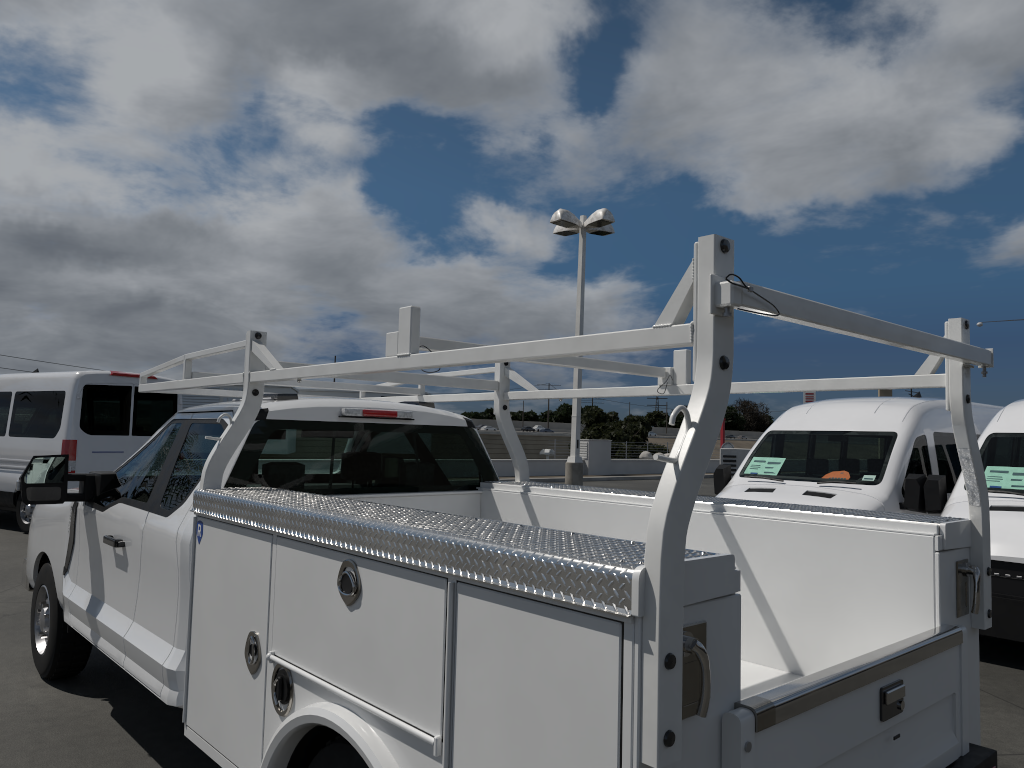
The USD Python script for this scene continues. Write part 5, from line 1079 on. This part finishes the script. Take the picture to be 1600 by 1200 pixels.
# sales buildings beyond the left van: local x runs to the right, the front faces us at y = 0
def frontage(name, label, px0, px1, D0, D1):
    a, b = at_(px0, 650, D0), at_(px1, 650, D1); d = b-a
    t = thing(name, label, 'building', (a[0], a[1], 0), math.degrees(math.atan2(d[1], d[0])))
    L = float(np.hypot(d[0], d[1]))
    return t, L, lambda px: (px-px0)/(px1-px0)*L
sb, Lb, X_ = frontage('sales_building', 'low white sales building with ribbed panels and a yellow sign', 236, 452, 60, 62)
obj(sb, 'wall', box(0, Lb, 0, 8, 0, 5.35, .03), M['bldg'])
obj(sb, 'roof_edge', box(-.1, Lb+.1, -.12, 8.1, 5.351, 5.55, .02), M['bldg'])
for k in range(13): obj(sb, 'ribbed_panel', box(X_(272), X_(340), -.09, -.002, 2.4+k*.22, 2.58+k*.22, .02), M['ribbed'])
for k in range(4):
    for q in range(3): obj(sb, 'grid_window', box(X_(346+k*8), X_(352+k*8), -.06, -.002, 3.0+q*.75, 3.6+q*.75, .02), M['ribbed'])
ys = obj(sb, 'fascia_sign', box(X_(377), X_(404), -.16, -.002, 4.05, 5.1, .03), M['yellow'])
for k in range(6): obj(ys, 'sign_stroke', box(X_(380)+k*.20, X_(380)+k*.20+.10, -.18, -.161, 4.45+.07*(k % 2), 4.75+.1*(k % 3), .004), M['ink'])
s2, L2_, X2 = frontage('showroom', 'white showroom with a dark window and a red sign seen over the cab roof', 452, 664, 74, 74)
obj(s2, 'wall', box(0, L2_, 0, 8, 0, 5.75, .03), M['bldg'])
obj(s2, 'roof_edge', box(-.1, L2_+.1, -.12, 8.1, 5.751, 5.95, .02), M['bldg'])
obj(s2, 'window', box(X2(594), X2(618), -.05, -.002, 4.4, 5.45, .02), M['window_far'])
obj(s2, 'fascia_sign', box(X2(621), X2(654), -.14, -.002, 4.3, 5.4, .03), M['redsign'])
for k in range(4): obj(s2, 'window', box(X2(510+k*9), X2(516+k*9), -.05, -.002, 3.8, 5.2, .02), M['ribbed'])
# red post, round mirror and utility cabinet left of the van
rp = thing('red_post', 'thin red post standing left of the front facing van', 'post', (*at_(1129, 700, 23.5)[:2], 0))
obj(rp, 'post', box(-.05, .05, -.05, .05, 0, 2.45, .01), M['redpost']); obj(rp, 'post_cap', box(-.06, .06, -.06, .06, 2.451, 2.5, .01), M['redpost'])
p = at_(1137, 701, 22.5)
gm = thing('round_gauge_post', 'round white disc with chrome rim on a post beside the red post', 'mirror', (p[0], p[1], 0), 123)
obj(gm, 'post', cyl('z', (0, 0), .03, 0, 1.5, 10), M['steel']); obj(gm, 'disc', cyl('x', (0, p[2]), .15, .03, .07, 28), M['white']); obj(gm, 'rim', tube([(.08, .16*math.cos(a), p[2]+.16*math.sin(a)) for a in np.linspace(0, 2*PI, 33)], .022, 8), M['chrome'])
obj(gm, 'disc_mark', box(.0705, .075, -.06, .06, p[2]-.012, p[2]+.012), M['ink'])
p = at_(1150, 712, 21)
uc = thing('utility_cabinet', 'white louvred cabinet half hidden by the front facing van', 'cabinet', (p[0], p[1], 0), 123)
obj(uc, 'cabinet', box(-.3, .3, -.42, .42, 0, 1.62, .03), M['wall'])
for k in range(5): obj(uc, 'louvre', box(.3005, .325, -.34, .0, .9+k*.12, .96+k*.12, .005), M['frit'])
p = at_(1265, 620, 30)
sg = thing('parking_sign', 'small white sign with red print above the front facing van roof', 'sign', (p[0], p[1], 0), 115)
obj(sg, 'post', cyl('z', (0, 0), .03, 0, p[2]+.15, 10), M['steel'])
pl = obj(sg, 'sign_plate', box(.03, .045, -.22, .22, p[2]-.32, p[2]+.2, .004), M['white'])
for z, h in ((.08, .06), (-.02, .04), (-.1, .04), (-.2, .05)): obj(pl, 'sign_print', box(.0455, .049, -.15, .15, p[2]+z, p[2]+z+h), M['redsign'])
p = at_(1383, 614, 60)
ch = thing('brick_vent', 'small brown chimney shaped vent above the van roof line', 'chimney', (p[0], p[1], -2), -60)
obj(ch, 'shaft', box(-.4, .4, -.45, .45, 0, p[2]+2.4, .02), M['tan']); obj(ch, 'cap', box(-.5, .5, -.55, .55, p[2]+2.401, p[2]+2.55, .02), M['tan_cap'])
p = at_(1424, 618, 55)
dd = thing('roof_antenna', 'small dark cluster of antennas just above the van roof', 'antenna', (p[0], p[1], -2), 0)
obj(dd, 'mast', cyl('z', (0, 0), .05, 0, p[2]+2.5, 8), M['wire']); obj(dd, 'arm', cat(*[bar((-.4*math.cos(a), -.4*math.sin(a), p[2]+2.2-.25*k), (.4*math.cos(a), .4*math.sin(a), p[2]+2.35-.25*k), .05, .05) for k, a in enumerate((.3, 1.5, 2.4))]), M['wire']); obj(dd, 'housing', box(-.2, .2, -.2, .2, p[2]+1.5, p[2]+1.9, .04), M['wire'])
# lamp arm reaching in from the right
p = at_(1531, 507, 30); q = at_(1640, 497, 30)
la = thing('street_lamp_arm', 'small lamp on a thin arm reaching in from the right edge', 'street lamp', (q[0], q[1], 0))
d = p-q
obj(la, 'pole', cyl('z', (0, 0), .07, 0, q[2]+.1, 12), M['steel']); obj(la, 'arm', tube([(0, 0, q[2]), (d[0]*.55, d[1]*.55, q[2]+d[2]*.4), (d[0], d[1], p[2]+.08)], [.03, .02, .012], 6), M['steel'])
obj(la, 'lamp_head', m3.Manifold.sphere(.11, 14).scale([1, 1, .8]).translate([d[0], d[1], p[2]]), M['clear'], True)

# unseen dark building, added to cut sky light on the truck's rear faces
db = thing('added_shade_building', 'unseen dark glazed building added behind the camera to shade the truck rear', 'building', (-17, -8, 0))
M['brown'] = mat('dark_brown_cladding', (.12, .108, .092), .7, noise=(.6, .2))
obj(db, 'wall', box(-10, -.30, -45, 45, 0, 8.6, .03), M['brown'])
obj(db, 'canopy', box(-.3, 2.2, -45, 45, 4.6, 5.1, .05), M['brown'])
for k in range(30): obj(db, 'window', box(-.299, -.22, -44.6+k*3.0, -42.0+k*3.0, .2, 4.2, .01), M['window_far'])
for k in range(16): obj(db, 'column', box(1.6, 2.0, -44.5+k*5.93, -44.1+k*5.93, 0, 4.6, .02), M['brown'])

# palms just left of the frame: they show as dark reflections in the cab's side glass
for k, (px_, py_, h, sd) in enumerate(((21.0, 1.9, 5.4, 5), (23.5, 4.6, 6.6, 6), (27.0, 3.2, 7.4, 8))):
    r = np.random.default_rng(sd)
    pt = thing('palm_tree', ['short palm tree left of the white van at the left edge', 'middle palm tree left of the white van at the left edge', 'tallest palm tree left of the white van at the left edge'][k], 'palm tree', (px_, py_, 0), 0, 'palm trees beside the lot')
    obj(pt, 'trunk', tube([(0, 0, 0), (.05, .03, h*.5), (.0, .08, h)], [.24, .19, .17], 10), M['bark'])
    for q in range(26):
        a = 2*PI*q/26+r.normal(0, .1); up = r.uniform(-.5, 1.1); L_ = r.uniform(1.7, 2.3)
        ss = np.linspace(0, 1, 9); rad = L_*ss*math.cos(up*.8); zz = h+L_*(math.sin(up)*ss-.75*ss**2.2)
        C = np.column_stack([rad*math.cos(a), .08+rad*math.sin(a), zz]); side = np.array([-math.sin(a), math.cos(a), 0]); V, F = [], []
        for i in range(8):
            for sgn in (1, -1):
                for f in (.0, .5):
                    b0 = C[i]*(1-f)+C[i+1]*f; ln = .55*math.sin(PI*(.12+.8*(i+f)/8)); tip = b0+sgn*side*ln*.8+(C[i+1]-C[i])*.9*ln/.3*.5+np.array([0, 0, -.28*ln]); n_ = len(V)
                    V += [b0, b0+(C[i+1]-C[i])*.22, tip]; F.append((n_, n_+1, n_+2))
        obj(pt, 'frond', (np.array(V), np.array(F)), M['leaf'], False)
